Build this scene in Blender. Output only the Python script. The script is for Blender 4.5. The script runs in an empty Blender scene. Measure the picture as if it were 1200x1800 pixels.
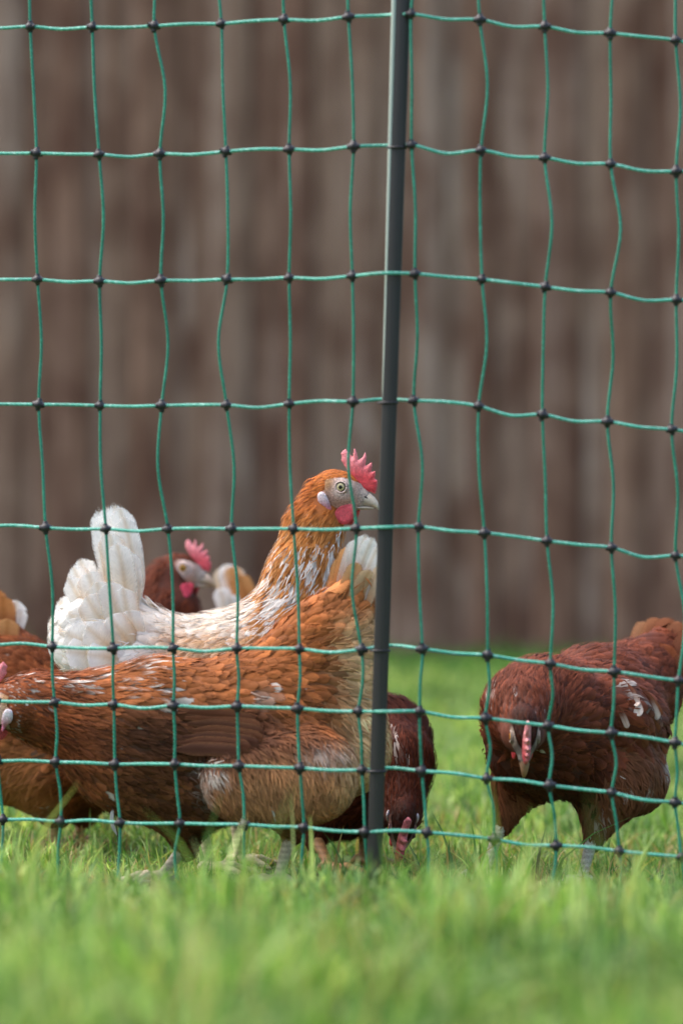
import bpy, math, random
import numpy as np
from mathutils import Vector

# ------------------------------------------------------------------ scene, camera, light
sc = bpy.context.scene
COL = sc.collection
H_CAM = 0.45
F = 6750.0                      # focal length in pixels of a 1200 px wide picture (135 mm on 24 mm)
cam_d = bpy.data.cameras.new('camera')
cam = bpy.data.objects.new('camera', cam_d); COL.objects.link(cam)
cam.location = (0, 0, H_CAM); cam.rotation_euler = (math.radians(90), 0, 0)
cam_d.sensor_fit = 'HORIZONTAL'; cam_d.sensor_width = 24.0; cam_d.lens = 135.0
cam_d.clip_start = 0.1; cam_d.clip_end = 400
cam_d.dof.use_dof = True; cam_d.dof.focus_distance = 4.93; cam_d.dof.aperture_fstop = 2.6
sc.camera = cam
SUN_EL, SUN_AZ = math.radians(60), math.radians(-78)   # azimuth from +Y towards +X
w = bpy.data.worlds.new('World'); sc.world = w; w.use_nodes = True
nt = w.node_tree; bg = nt.nodes['Background']
sky = nt.nodes.new('ShaderNodeTexSky'); sky.sky_type = 'NISHITA'; sky.sun_disc = False
sky.sun_elevation = SUN_EL; sky.sun_rotation = SUN_AZ
sky.air_density = 1.0; sky.dust_density = 5.0; sky.ozone_density = 0.8
nt.links.new(sky.outputs[0], bg.inputs[0]); bg.inputs[1].default_value = 0.15
sd = bpy.data.lights.new('sun', 'SUN'); so = bpy.data.objects.new('sun', sd); COL.objects.link(so)
sd.energy = 0.9; sd.angle = math.radians(75); sd.color = (1.0, 0.97, 0.93)
sdir = Vector((math.sin(SUN_AZ)*math.cos(SUN_EL), math.cos(SUN_AZ)*math.cos(SUN_EL), math.sin(SUN_EL)))
so.rotation_euler = sdir.to_track_quat('Z', 'Y').to_euler(); so.location = (0, 0, 6)
sc.view_settings.view_transform = 'Standard'; sc.view_settings.look = 'None'
sc.view_settings.exposure = 1.3; sc.view_settings.gamma = 1.0
sc.cycles.max_bounces = 8; sc.cycles.transparent_max_bounces = 16
sc.cycles.use_denoising = True

# ------------------------------------------------------------------ helpers
RNG = np.random.default_rng(7)
def P(px, py, Y):
    """photo pixel at distance Y -> world point"""
    return np.array([(px-600.0)/F*Y, Y, H_CAM-(py-900.0)/F*Y])
def lin(r, g, b):
    c = np.array([r, g, b], float)/255.0
    return np.where(c <= 0.04045, c/12.92, ((c+0.055)/1.055)**2.4)
def lin4(*a): return tuple(lin(*a))+(1.0,)
def unit(v): 
    v = np.asarray(v, float); return v/(np.linalg.norm(v, axis=-1, keepdims=True)+1e-12)
def sstep(a, b, x):
    t = np.clip((x-a)/(b-a), 0, 1); return t*t*(3-2*t)
_h = np.random.default_rng(3).random(65536)
def vnoise(p):
    """value noise, p (N,3) -> (N,) in 0..1"""
    p = np.asarray(p, float); i = np.floor(p).astype(np.int64); f = p-i; f = f*f*(3-2*f)
    out = 0
    for dx in (0, 1):
        for dy in (0, 1):
            for dz in (0, 1):
                hsh = ((i[:, 0]+dx)*73856093 ^ (i[:, 1]+dy)*19349663 ^ (i[:, 2]+dz)*83492791) & 65535
                ww = (f[:, 0] if dx else 1-f[:, 0])*(f[:, 1] if dy else 1-f[:, 1])*(f[:, 2] if dz else 1-f[:, 2])
                out = out+_h[hsh]*ww
    return out

def link(o, parent=None):
    COL.objects.link(o)
    if parent is not None: o.parent = parent
    return o
def tag(o, label=None, cat=None, group=None, kind=None):
    if label: o['label'] = label
    if cat: o['category'] = cat
    if group: o['group'] = group
    if kind: o['kind'] = kind
    return o
def empty(name, loc=(0, 0, 0)):
    o = bpy.data.objects.new(name, None); o.empty_display_size = 0.05
    o.location = [float(v) for v in loc]; return link(o)
def mesh_np(name, V, faces, mat, parent=None, origin=(0, 0, 0), col=None, uv=None, smooth=True):
    """V (n,3) world, faces (m,k) int array"""
    V = np.asarray(V, float)-np.asarray(origin, float); faces = np.asarray(faces, np.int32)
    me = bpy.data.meshes.new(name)
    m, k = faces.shape
    me.vertices.add(len(V)); me.vertices.foreach_set('co', V.astype(np.float32).ravel())
    me.loops.add(m*k); me.loops.foreach_set('vertex_index', faces.ravel())
    me.polygons.add(m); me.polygons.foreach_set('loop_start', np.arange(0, m*k, k, dtype=np.int32))
    try: me.polygons.foreach_set('loop_total', np.full(m, k, np.int32))
    except Exception: pass
    if smooth: me.polygons.foreach_set('use_smooth', np.ones(m, bool))
    me.update(calc_edges=True)
    if col is not None:
        a = me.color_attributes.new('col', 'FLOAT_COLOR', 'POINT')
        c4 = np.ones((len(V), 4), np.float32); c4[:, :np.shape(col)[1]] = col
        a.data.foreach_set('color', c4.ravel())
    if uv is not None:
        l = me.uv_layers.new(name='uv'); l.data.foreach_set('uv', np.asarray(uv, np.float32)[faces.ravel()].ravel())
    me.materials.append(mat)
    o = bpy.data.objects.new(name, me)
    return link(o, parent)

# ------------------------------------------------------------------ materials
def new_mat(name):
    m = bpy.data.materials.new(name); m.use_nodes = True
    n = m.node_tree.nodes; return m, n, m.node_tree.links, n['Principled BSDF']
def setp(b, **k):
    for a, v in k.items():
        b.inputs[a.replace('_', ' ')].default_value = v
def noise(n, l, vec, scale, detail=3, rough=0.55):
    t = n.new('ShaderNodeTexNoise'); t.inputs['Scale'].default_value = scale
    t.inputs['Detail'].default_value = detail; t.inputs['Roughness'].default_value = rough
    if vec is not None: l.new(vec, t.inputs['Vector'])
    return t
def ramp(n, l, fac, stops):
    r = n.new('ShaderNodeValToRGB'); e = r.color_ramp.elements
    while len(e) < len(stops): e.new(0.5)
    for i, (p, c) in enumerate(stops): e[i].position = p; e[i].color = c
    l.new(fac, r.inputs[0]); return r
def mapping(n, l, out, scale):
    m = n.new('ShaderNodeMapping'); m.inputs['Scale'].default_value = scale; l.new(out, m.inputs[0]); return m.outputs[0]
def mixc(n, l, fac, a, b, blend='MIX'):
    m = n.new('ShaderNodeMix'); m.data_type = 'RGBA'; m.blend_type = blend
    for s, v in ((0, fac), (6, a), (7, b)):
        if hasattr(v, 'is_linked'): l.new(v, m.inputs[s])
        else: m.inputs[s].default_value = v
    return m.outputs[2]
def bump(n, l, h, b, strength, dist):
    k = n.new('ShaderNodeBump'); k.inputs['Strength'].default_value = strength; k.inputs['Distance'].default_value = dist
    l.new(h, k.inputs['Height']); l.new(k.outputs[0], b.inputs['Normal']); return k

def mat_feather(name, trans=0.18, rough=0.55, streak=0.28):
    m, n, l, b = new_mat(name)
    at = n.new('ShaderNodeVertexColor'); at.layer_name = 'col'
    tc = n.new('ShaderNodeTexCoord')
    # barbs run obliquely away from the shaft: noise stretched along the barb direction
    sx = n.new('ShaderNodeSeparateXYZ'); l.new(tc.outputs['UV'], sx.inputs[0])
    ab = n.new('ShaderNodeMath'); ab.operation = 'ABSOLUTE'; l.new(sx.outputs[0], ab.inputs[0])
    mu = n.new('ShaderNodeMath'); mu.operation = 'MULTIPLY_ADD'; l.new(ab.outputs[0], mu.inputs[0]); mu.inputs[1].default_value = -0.6; l.new(sx.outputs[1], mu.inputs[2])
    cb = n.new('ShaderNodeCombineXYZ'); l.new(mu.outputs[0], cb.inputs[0])
    fl = n.new('ShaderNodeMath'); fl.operation = 'MULTIPLY'; l.new(ab.outputs[0], fl.inputs[0]); fl.inputs[1].default_value = 0.12; l.new(fl.outputs[0], cb.inputs[1])
    nz = noise(n, l, cb.outputs[0], 26, 2)
    nz2 = noise(n, l, tc.outputs['Object'], 45, 2)
    mm = n.new('ShaderNodeMath'); mm.operation = 'MULTIPLY_ADD'; l.new(nz.outputs[0], mm.inputs[0]); mm.inputs[1].default_value = streak*2; mm.inputs[2].default_value = 1-streak
    m3 = n.new('ShaderNodeMath'); m3.operation = 'MULTIPLY_ADD'; l.new(nz2.outputs[0], m3.inputs[0]); m3.inputs[1].default_value = 0.5; m3.inputs[2].default_value = 0.75
    m4 = n.new('ShaderNodeMath'); m4.operation = 'MULTIPLY'; l.new(mm.outputs[0], m4.inputs[0]); l.new(m3.outputs[0], m4.inputs[1])
    cc = n.new('ShaderNodeCombineColor')
    for i in range(3): l.new(m4.outputs[0], cc.inputs[i])
    colr = mixc(n, l, 1.0, at.outputs[0], cc.outputs[0], 'MULTIPLY')
    l.new(colr, b.inputs['Base Color'])
    setp(b, Roughness=rough); b.inputs['Specular IOR Level'].default_value = 0.12
    bump(n, l, nz.outputs[0], b, 0.5, 0.001)
    tr = n.new('ShaderNodeBsdfTranslucent'); l.new(colr, tr.inputs[0])
    mx = n.new('ShaderNodeMixShader'); mx.inputs[0].default_value = trans
    l.new(b.outputs[0], mx.inputs[1]); l.new(tr.outputs[0], mx.inputs[2])
    # frayed vane edges: the barbs part where the edge value runs low
    al = n.new('ShaderNodeMath'); al.operation = 'SUBTRACT'; l.new(at.outputs[1], al.inputs[0]); l.new(nz.outputs[0], al.inputs[1])
    mr = n.new('ShaderNodeMapRange'); mr.inputs[1].default_value = -0.15; mr.inputs[2].default_value = 0.15; l.new(al.outputs[0], mr.inputs[0])
    tp = n.new('ShaderNodeBsdfTransparent'); mo = n.new('ShaderNodeMixShader'); l.new(mr.outputs[0], mo.inputs[0]); l.new(tp.outputs[0], mo.inputs[1]); l.new(mx.outputs[0], mo.inputs[2])
    l.new(mo.outputs[0], n['Material Output'].inputs[0])
    return m
M_FEATHER = mat_feather('feather')
M_TAIL = mat_feather('tail_feather', 0.25, 0.55, 0.30)
def mat_vcol(name, rough=0.6, nscale=300, nstr=0.3, bstr=0.3, sss=0.0, spec=0.4):
    m, n, l, b = new_mat(name)
    at = n.new('ShaderNodeVertexColor'); at.layer_name = 'col'
    tc = n.new('ShaderNodeTexCoord'); nz = noise(n, l, tc.outputs['Object'], nscale, 3)
    r = ramp(n, l, nz.outputs[0], [(0.3, (1-nstr,)*3+(1,)), (0.7, (1+nstr*0.3,)*3+(1,))])
    l.new(mixc(n, l, 1.0, at.outputs[0], r.outputs[0], 'MULTIPLY'), b.inputs['Base Color'])
    setp(b, Roughness=rough); b.inputs['Specular IOR Level'].default_value = spec
    if sss:
        b.inputs['Subsurface Weight'].default_value = sss; b.inputs['Subsurface Radius'].default_value = (1, 0.35, 0.25); b.inputs['Subsurface Scale'].default_value = 0.003
    bump(n, l, nz.outputs[0], b, bstr, 0.001)
    return m
M_UNDER = mat_vcol('under_plumage', 0.8, 120, 0.35, 0.3)
M_FACE = mat_vcol('face_skin', 0.6, 520, 0.5, 0.9)
M_COMB = mat_vcol('comb_flesh', 0.55, 700, 0.4, 0.9, 0.2, 0.4)
M_BEAK = mat_vcol('beak_horn', 0.35, 250, 0.2, 0.1, 0, 0.5)
M_LEG = mat_vcol('leg_scale', 0.55, 420, 0.35, 0.6)
def mat_plain(name, c, rough=0.5, spec=0.5):
    m, n, l, b = new_mat(name); b.inputs['Base Color'].default_value = c; setp(b, Roughness=rough); b.inputs['Specular IOR Level'].default_value = spec; return m
M_DARK = mat_plain('dark_slit', lin4(30, 22, 20), 0.8)
def mat_eye(name, iris):
    m, n, l, b = new_mat(name)
    at = n.new('ShaderNodeVertexColor'); at.layer_name = 'col'; l.new(at.outputs[0], b.inputs['Base Color'])
    setp(b, Roughness=0.08); return m
M_EYE = mat_eye('eye_gloss', None)

# ------------------------------------------------------------------ implicit surfaces
def cone_d(p, b):
    q = p-b['a']; ab = b['b']-b['a']; L2 = ab@ab+1e-12
    s = b.get('ls', 1.0)
    if s != 1.0:
        lat = b['lat']; q = q+np.outer(q@lat, lat)*(1/s-1); 
        ab = ab+lat*((ab@lat)*(1/s-1)); L2 = ab@ab+1e-12
    t = np.clip(q@ab/L2, 0, 1)
    d = q-t[:, None]*ab
    return np.sqrt((d*d).sum(1))-(b['ra']+t*(b['rb']-b['ra']))
def smin(a, b, k):
    h = np.clip(0.5+0.5*(b-a)/k, 0, 1); return b*(1-h)+a*h-k*h*(1-h)
class Shape:
    def __init__(self, bones): self.b = bones
    def __call__(self, p):
        d = None
        for b in self.b:
            e = cone_d(p, b); d = e if d is None else smin(d, e, b.get('k', 0.03))
        return d
    def grad(self, p, e=0.0015):
        g = np.zeros_like(p)
        for s in ((1, -1, -1), (-1, -1, 1), (-1, 1, -1), (1, 1, 1)):
            s = np.array(s, float); g += np.outer(self(p+s*e), s)
        return unit(g)
    def project(self, p, it=3):
        for _ in range(it):
            p = p-self.grad(p)*self(p)[:, None]
        return p
    def weights(self, p, sig=0.02):
        D = np.stack([cone_d(p, b) for b in self.b], 1)
        W = np.exp(-(D-D.min(1, keepdims=True))/sig); return W/W.sum(1, keepdims=True)
    def box(self, m):
        lo = np.min([np.minimum(b['a']-b['ra'], b['b']-b['rb']) for b in self.b], 0)-m
        hi = np.max([np.maximum(b['a']+b['ra'], b['b']+b['rb']) for b in self.b], 0)+m
        return lo, hi
def surface_nets(f, lo, hi, h):
    n = np.ceil((np.asarray(hi)-lo)/h).astype(int)+1
    ax = [lo[i]+h*np.arange(n[i]) for i in range(3)]
    G = np.stack(np.meshgrid(*ax, indexing='ij'), -1).reshape(-1, 3)
    v = f(G).reshape(n)
    s = v < 0
    c = n-1
    def cr(A, i, j, k): return A[i:i+c[0], j:j+c[1], k:k+c[2]]
    C = [(i, j, k) for i in (0, 1) for j in (0, 1) for k in (0, 1)]
    cnt = sum(cr(s, *q).astype(np.int8) for q in C)
    act = (cnt > 0) & (cnt < 8)
    I = np.argwhere(act)
    pos = np.zeros((len(I), 3)); num = np.zeros(len(I))
    for q in C:
        for a in range(3):
            if q[a]: continue
            r = list(q); r[a] = 1
            v0 = v[I[:, 0]+q[0], I[:, 1]+q[1], I[:, 2]+q[2]]; v1 = v[I[:, 0]+r[0], I[:, 1]+r[1], I[:, 2]+r[2]]
            ok = (v0 < 0) != (v1 < 0)
            t = np.where(ok, v0/np.where(ok, v0-v1, 1), 0)
            e = np.tile(np.array(q, float), (len(I), 1)); e[:, a] = t
            pos += e*ok[:, None]; num += ok
    V = np.asarray(lo)+h*(I+pos/num[:, None])
    idx = -np.ones(c, int); idx[act] = np.arange(len(I))
    Fs = []
    for a in range(3):
        b, d = (a+1) % 3, (a+2) % 3
        sl0 = [slice(None)]*3; sl1 = [slice(None)]*3
        sl0[a] = slice(0, n[a]-1); sl1[a] = slice(1, n[a])
        ch = s[tuple(sl0)] != s[tuple(sl1)]; inside = s[tuple(sl0)]
        E = np.argwhere(ch); E = E[(E[:, b] > 0) & (E[:, d] > 0) & (E[:, b] < n[b]-1) & (E[:, d] < n[d]-1)]
        ins = inside[E[:, 0], E[:, 1], E[:, 2]]
        q = []
        for (ob, od) in ((-1, -1), (0, -1), (0, 0), (-1, 0)):
            k = E.copy(); k[:, b] += ob; k[:, d] += od; q.append(idx[k[:, 0], k[:, 1], k[:, 2]])
        q = np.stack(q, 1); q[~ins] = q[~ins][:, ::-1]
        Fs.append(q)
    return V, np.concatenate(Fs)
def poly_sd(p, poly):
    """signed distance (negative inside) of 2D points to a polygon"""
    d = np.full(len(p), 1e9); ins = np.zeros(len(p), bool); m = len(poly)
    for i in range(m):
        a, b = poly[i], poly[(i+1) % m]; e = b-a; w_ = p-a
        t = np.clip((w_@e)/(e@e+1e-12), 0, 1); r = w_-t[:, None]*e; d = np.minimum(d, (r*r).sum(1))
        c1 = (a[1] > p[:, 1]) != (b[1] > p[:, 1])
        with np.errstate(divide='ignore', invalid='ignore'):
            xi = a[0]+(p[:, 1]-a[1])*(e[0])/(e[1] if e[1] != 0 else 1e-12)
        ins ^= c1 & (p[:, 0] < xi)
    d = np.sqrt(d); return np.where(ins, -d, d)
def smooth_poly(pts, n=6):
    pts = np.asarray(pts, float); m = len(pts); out = []
    for i in range(m):
        p0, p1, p2, p3 = pts[i-1], pts[i], pts[(i+1) % m], pts[(i+2) % m]
        for j in range(n):
            t = j/n
            out.append(0.5*((2*p1)+(-p0+p2)*t+(2*p0-5*p1+4*p2-p3)*t*t+(-p0+3*p1-3*p2+p3)*t**3))
    return np.array(out)
def plate(poly, thick, edge, h):
    """organic flat plate in the x-z plane: thick in the middle, thin rounded edge"""
    lo = np.array([poly[:, 0].min()-2*h, -thick-2*h, poly[:, 1].min()-2*h]); hi = np.array([poly[:, 0].max()+2*h, thick+2*h, poly[:, 1].max()+2*h])
    def f(p):
        d = poly_sd(p[:, [0, 2]], poly); T = thick*np.sqrt(np.clip(-d/edge, 0, 1))
        return np.where(d > 0, np.maximum(d, np.abs(p[:, 1])), np.maximum(np.abs(p[:, 1])-T, d*0.7))
    V, Q = surface_nets(f, lo, hi, h)
    return V, Q, poly_sd(V[:, [0, 2]], poly)
def catmull(pts, n=8):
    pts = np.asarray(pts, float)
    e = np.vstack([2*pts[0]-pts[1], pts, 2*pts[-1]-pts[-2]]); out = []
    for i in range(1, len(e)-2):
        p0, p1, p2, p3 = e[i-1], e[i], e[i+1], e[i+2]
        for j in range(n):
            t = j/n; out.append(0.5*((2*p1)+(-p0+p2)*t+(2*p0-5*p1+4*p2-p3)*t*t+(-p0+3*p1-3*p2+p3)*t**3))
    out.append(pts[-1]); return np.array(out)
def tube(path, r, sides=8, ref=(0, 1, 0), prof=None):
    path = np.asarray(path, float); n = len(path); r = np.broadcast_to(np.asarray(r, float), (n,))
    T = unit(np.gradient(path, axis=0)); A = unit(np.cross(T, np.asarray(ref, float))); B = np.cross(T, A)
    if prof is None:
        th = np.linspace(0, 2*np.pi, sides, endpoint=False); prof = np.stack([np.cos(th), np.sin(th)], 1)
    sides = len(prof)
    V = path[:, None]+r[:, None, None]*(prof[None, :, 0, None]*A[:, None]+prof[None, :, 1, None]*B[:, None])
    V = V.reshape(-1, 3); i = np.arange(n-1)[:, None]*sides; j = np.arange(sides)[None]; k = (j+1) % sides
    Q = np.stack([i+j, i+k, i+sides+k, i+sides+j], -1).reshape(-1, 4)
    V = np.vstack([V, path[0], path[-1]])
    caps = []
    for jj in range(sides):
        kk = (jj+1) % sides
        caps.append([kk, jj, n*sides, n*sides]); caps.append([(n-1)*sides+jj, (n-1)*sides+kk, n*sides+1, n*sides+1])
    return V, Q, np.array(caps)[:, :3]
def tube_obj(name, path, r, mat, parent=None, origin=(0, 0, 0), sides=8, col=None, ref=(0, 1, 0), prof=None):
    V, Q, Cp = tube(path, r, sides, ref, prof)
    Tt = np.vstack([Q[:, [0, 1, 2]], Q[:, [0, 2, 3]], Cp])
    c = None if col is None else np.tile(np.asarray(col), (len(V), 1))
    return mesh_np(name, V, Tt, mat, parent, origin, c)

# ------------------------------------------------------------------ ground
def zg(x, y):
    x = np.asarray(x, float); y = np.asarray(y, float)
    dip = -0.022*sstep(4.5, 4.8, y)*(1-sstep(6, 9, y))
    side = -0.05*np.clip(x-0.06, 0, 0.6)*(1-sstep(6, 9, y))
    near = 0.012*(1-sstep(3.2, 4.4, y))
    und = 0.010*(vnoise(np.stack([x*4, y*4, x*0], -1).reshape(-1, 3)).reshape(x.shape)-0.5)
    far = 1-sstep(12.0, 16.0, np.hypot(x, y))
    return (dip+side+near+und)*far
m, n, l, b = new_mat('lawn_soil')
tc = n.new('ShaderNodeTexCoord')
nz = noise(n, l, tc.outputs['Object'], 3.0, 5); nz2 = noise(n, l, tc.outputs['Object'], 60, 4)
c1 = ramp(n, l, nz.outputs[0], [(0.35, lin4(58, 82, 34)), (0.65, lin4(84, 110, 46))])
c2 = ramp(n, l, nz2.outputs[0], [(0.35, lin4(62, 52, 36)), (0.6, lin4(255, 255, 255))])
l.new(mixc(n, l, 0.7, c1.outputs[0], c2.outputs[0], 'MULTIPLY'), b.inputs['Base Color']); setp(b, Roughness=0.95)
bump(n, l, nz2.outputs[0], b, 0.6, 0.02)
xs = np.unique(np.concatenate([np.linspace(-2.5, 2.5, 61), [-200, -80, -30, -12, -5, 5, 12, 30, 80, 200]]))
ys = np.unique(np.concatenate([np.linspace(2, 9, 71), np.linspace(9, 16, 15), [-60, -10, 0, 1, 22, 40, 90, 200]]))
X, Y = np.meshgrid(xs, ys, indexing='ij'); nx, ny = X.shape
V = np.stack([X, Y, zg(X, Y)], -1).reshape(-1, 3)
i, j = np.meshgrid(np.arange(nx-1), np.arange(ny-1), indexing='ij'); a = i*ny+j
Q = np.stack([a, a+ny, a+ny+1, a+1], -1).reshape(-1, 4)
tag(mesh_np('ground', V, Q, m), kind='structure')

# ------------------------------------------------------------------ plank wall behind
m, n, l, b = new_mat('weathered_planks')
oi = n.new('ShaderNodeObjectInfo'); tc = n.new('ShaderNodeTexCoord')
va = n.new('ShaderNodeVectorMath'); va.operation = 'ADD'; l.new(tc.outputs['Object'], va.inputs[0])
mv = n.new('ShaderNodeVectorMath'); mv.operation = 'SCALE'; l.new(oi.outputs['Location'], mv.inputs[0]); mv.inputs['Scale'].default_value = 7.3; l.new(mv.outputs[0], va.inputs[1])
g1 = noise(n, l, mapping(n, l, va.outputs[0], (17, 17, 0.8)), 1.0, 5); g2 = noise(n, l, mapping(n, l, va.outputs[0], (5, 5, 3.5)), 1.0, 4)
g3 = noise(n, l, mapping(n, l, va.outputs[0], (160, 160, 3)), 1.0, 3)
ca = ramp(n, l, g1.outputs[0], [(0.22, lin4(144, 114, 94)), (0.5, lin4(164, 140, 122)), (0.78, lin4(190, 180, 172))])
cb = ramp(n, l, oi.outputs['Random'], [(0.0, lin4(222, 200, 190)), (0.35, lin4(236, 222, 214)), (0.7, lin4(250, 246, 244)), (1.0, lin4(228, 214, 208))])
cd = ramp(n, l, g2.outputs[0], [(0.36, lin4(180, 156, 144)), (0.62, lin4(255, 255, 255))])
ce = ramp(n, l, g3.outputs[0], [(0.35, lin4(205, 198, 190)), (0.6, lin4(255, 255, 255))])
x1 = mixc(n, l, 1.0, ca.outputs[0], cb.outputs[0], 'MULTIPLY'); x2 = mixc(n, l, 1.0, x1, cd.outputs[0], 'MULTIPLY')
l.new(mixc(n, l, 1.0, x2, ce.outputs[0], 'MULTIPLY'), b.inputs['Base Color']); setp(b, Roughness=0.85)
bump(n, l, g3.outputs[0], b, 0.5, 0.01)
WALL_Y = 11.7
wall = empty('plank_fence', (0, WALL_Y, 0))
tag(wall, 'tall weathered brown plank fence closing off the grass behind all the hens', 'fence')
def plank_mesh(wd, seed):  # chamfered board
    r = np.random.default_rng(seed); nz_ = 9; V = []; H = 2.75+r.uniform(-0.03, 0.05)
    for k in range(nz_):
        z = -0.05+H*k/(nz_-1); o = r.normal(0, 0.0025, 4)
        V += [(-wd/2+o[0], 0.006, z), (-wd/2+o[1], -0.008, z), (-wd/2+0.012, -0.012+o[2]*0.4, z), (wd/2-0.012, -0.012+o[3]*0.4, z), (wd/2+o[1], -0.008, z), (wd/2+o[0], 0.006, z)]
    Fq = []
    for k in range(nz_-1):
        for q in range(6):
            a_, b_ = k*6+q, k*6+(q+1) % 6; Fq.append((a_, b_, b_+6, a_+6))
    e = (nz_-1)*6; Fq += [(e, e+1, e+2, e+3), (e, e+3, e+4, e+5)]
    return np.array(V), np.array(Fq)
rr = random.Random(5); x = -3.4; kinds = {}; side_ = 0
while x < 3.4:
    k = rr.randrange(5); wd = (0.085, 0.10, 0.115, 0.13, 0.145)[k]
    if k not in kinds:
        V, Q = plank_mesh(wd, k); o = mesh_np('plank', V, Q, m, wall, smooth=False); kinds[k] = o
    else:
        o = kinds[k].copy(); link(o, wall)
    side_ = 1-side_; o.location = (x+wd/2, -0.002+0.009*side_+rr.uniform(-0.003, 0.003), 0); o.rotation_euler = (0, rr.uniform(-0.004, 0.004), 0)
    x += wd-rr.uniform(0.008, 0.018)
for z in (0.45, 1.35, 2.25):
    V = np.array([(sx*3.5, 0.036+sy*0.04, z+sz*0.05) for sx in (-1, 1) for sy in (0, 1) for sz in (-1, 1)])
    Q = np.array([(0, 1, 3, 2), (4, 6, 7, 5), (0, 4, 5, 1), (2, 3, 7, 6), (0, 2, 6, 4), (1, 5, 7, 3)])
    mesh_np('rail', V, Q, m, wall, smooth=False)
for xx in (-3.0, -1.0, 1.0, 3.0):
    V = np.array([(xx+sx*0.05, 0.078+sy*0.1, sz*2.65-0.1*(1-sz)) for sx in (-1, 1) for sy in (0, 1) for sz in (0, 1)])
    mesh_np('post', V, Q, m, wall, smooth=False)

# ------------------------------------------------------------------ net
def Ynet(px): return 4.60+max(0.0, 690-px)*0.11/690
XS = [[-58, 53, 162, 271, 389, 499, 612, 722, 843, 957, 1072, 1187], [-48, 64, 174, 281, 397, 508, 621, 723, 845, 957, 1073, 1188],
      [-46, 66, 175, 283, 399, 508, 619, 729, 847, 958, 1073, 1188], [-42, 68, 176, 284, 398, 508, 620, 727, 841, 953, 1067, 1180],
      [-28, 80, 186, 295, 407, 516, 626, 735, 851, 961, 1074, 1187], [-14, 92, 199, 304, 416, 526, 635, 742, 857, 967, 1079, 1192],
      [-8, 96, 200, 305, 417, 523, 630, 737, 853, 963, 1074, 1186], [-5, 98, 202, 307, 420, 527, 636, 741, 855, 965, 1075, 1186],
      [5, 107, 211, 316, 429, 534, 641, 750, 868, 977, 1088, 1197], [2, 102, 207, 311, 430, 528, 648, 750, 862, 964, 1082, 1200]]
YS = [[46, 46, 47, 45, 41, 34, 29, 24, 34, 46, 58, 70], [268, 269, 271, 270, 266, 262, 257, 254, 264, 277, 288, 301],
      [490, 491, 494, 493, 491, 488, 485, 481, 491, 504, 514, 527], [710, 711, 713, 713, 712, 710, 706, 704, 714, 729, 741, 755],
      [925, 928, 930, 930, 930, 930, 929, 926, 937, 951, 963, 977], [1134, 1137, 1140, 1140, 1140, 1141, 1142, 1141, 1152, 1167, 1181, 1197],
      [1233, 1235, 1239, 1241, 1242, 1246, 1251, 1251, 1263, 1276, 1289, 1306], [1338, 1340, 1344, 1344, 1347, 1351, 1354, 1356, 1369, 1381, 1394, 1411],
      [1441, 1445, 1447, 1448, 1450, 1455, 1463, 1464, 1476, 1487, 1497, 1507], [1545, 1548, 1550, 1552, 1556, 1560, 1565, 1566, 1574, 1582, 1592, 1602]]
XS = np.array(XS, float); YS = np.array(YS, float)
XS = np.vstack([XS[0]-[8, 9, 8, 7, 6, 7, 5, 4, 5, 3, 4, 2], XS]); YS = np.vstack([YS[0]-222, YS])
for k in range(4):   # the net runs on past both sides of the picture
    XS = np.hstack([XS[:, :1]-109+RNG.normal(0, 2, (11, 1)), XS, XS[:, -1:]+113+RNG.normal(0, 2, (11, 1))])
    YS = np.hstack([YS[:, :1]-1+RNG.normal(0, 2, (11, 1)), YS, YS[:, -1:]+11+RNG.normal(0, 2, (11, 1))])
NR, NC = XS.shape
POST_PX = lambda py: 708-(py/1566.0)*52
node = np.zeros((NR, NC, 3))
for r in range(NR):
    for c in range(NC): node[r, c] = P(XS[r, c], YS[r, c], Ynet(XS[r, c])+RNG.normal(0, 0.003))
for c in range(NC):
    node[-1, c, 2] = max(node[-1, c, 2], float(zg(node[-1, c, 0], node[-1, c, 1]))+0.006)
def mat_twine(name, c_dark, c_light, c_fleck):
    m, n, l, b = new_mat(name)
    tc = n.new('ShaderNodeTexCoord')
    wv = n.new('ShaderNodeTexWave'); wv.wave_type = 'BANDS'; wv.bands_direction = 'DIAGONAL'; wv.inputs['Scale'].default_value = 130; wv.inputs['Distortion'].default_value = 1.5
    l.new(tc.outputs['Object'], wv.inputs['Vector'])
    nz = noise(n, l, tc.outputs['Object'], 40, 3); nz2 = noise(n, l, tc.outputs['Object'], 260, 2)
    a1 = ramp(n, l, wv.outputs[0], [(0.2, c_dark), (0.8, c_light)])
    a2 = ramp(n, l, nz2.outputs[0], [(0.52, (0, 0, 0, 1)), (0.68, (1, 1, 1, 1))])
    a3 = ramp(n, l, nz.outputs[0], [(0.3, (0.75,)*3+(1,)), (0.7, (1.1,)*3+(1,))])
    x_ = mixc(n, l, a2.outputs[0], a1.outputs[0], c_fleck)
    l.new(mixc(n, l, 1.0, x_, a3.outputs[0], 'MULTIPLY'), b.inputs['Base Color']); setp(b, Roughness=0.5)
    bump(n, l, wv.outputs[0], b, 0.3, 0.001); return m
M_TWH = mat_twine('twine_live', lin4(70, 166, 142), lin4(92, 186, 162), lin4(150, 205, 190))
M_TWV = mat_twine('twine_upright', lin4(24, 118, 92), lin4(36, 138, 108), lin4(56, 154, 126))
M_TWB = mat_plain('twine_black', lin4(34, 36, 38), 0.5)
m, n, l, b = new_mat('knot_plastic'); b.inputs['Base Color'].default_value = lin4(38, 36, 40); setp(b, Roughness=0.42)
tc = n.new('ShaderNodeTexCoord'); nz = noise(n, l, tc.outputs['Object'], 400, 3); bump(n, l, nz.outputs[0], b, 0.3, 0.001); M_KNOT = m
net = empty('poultry_net', P(600, 1560, 4.6))
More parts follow.
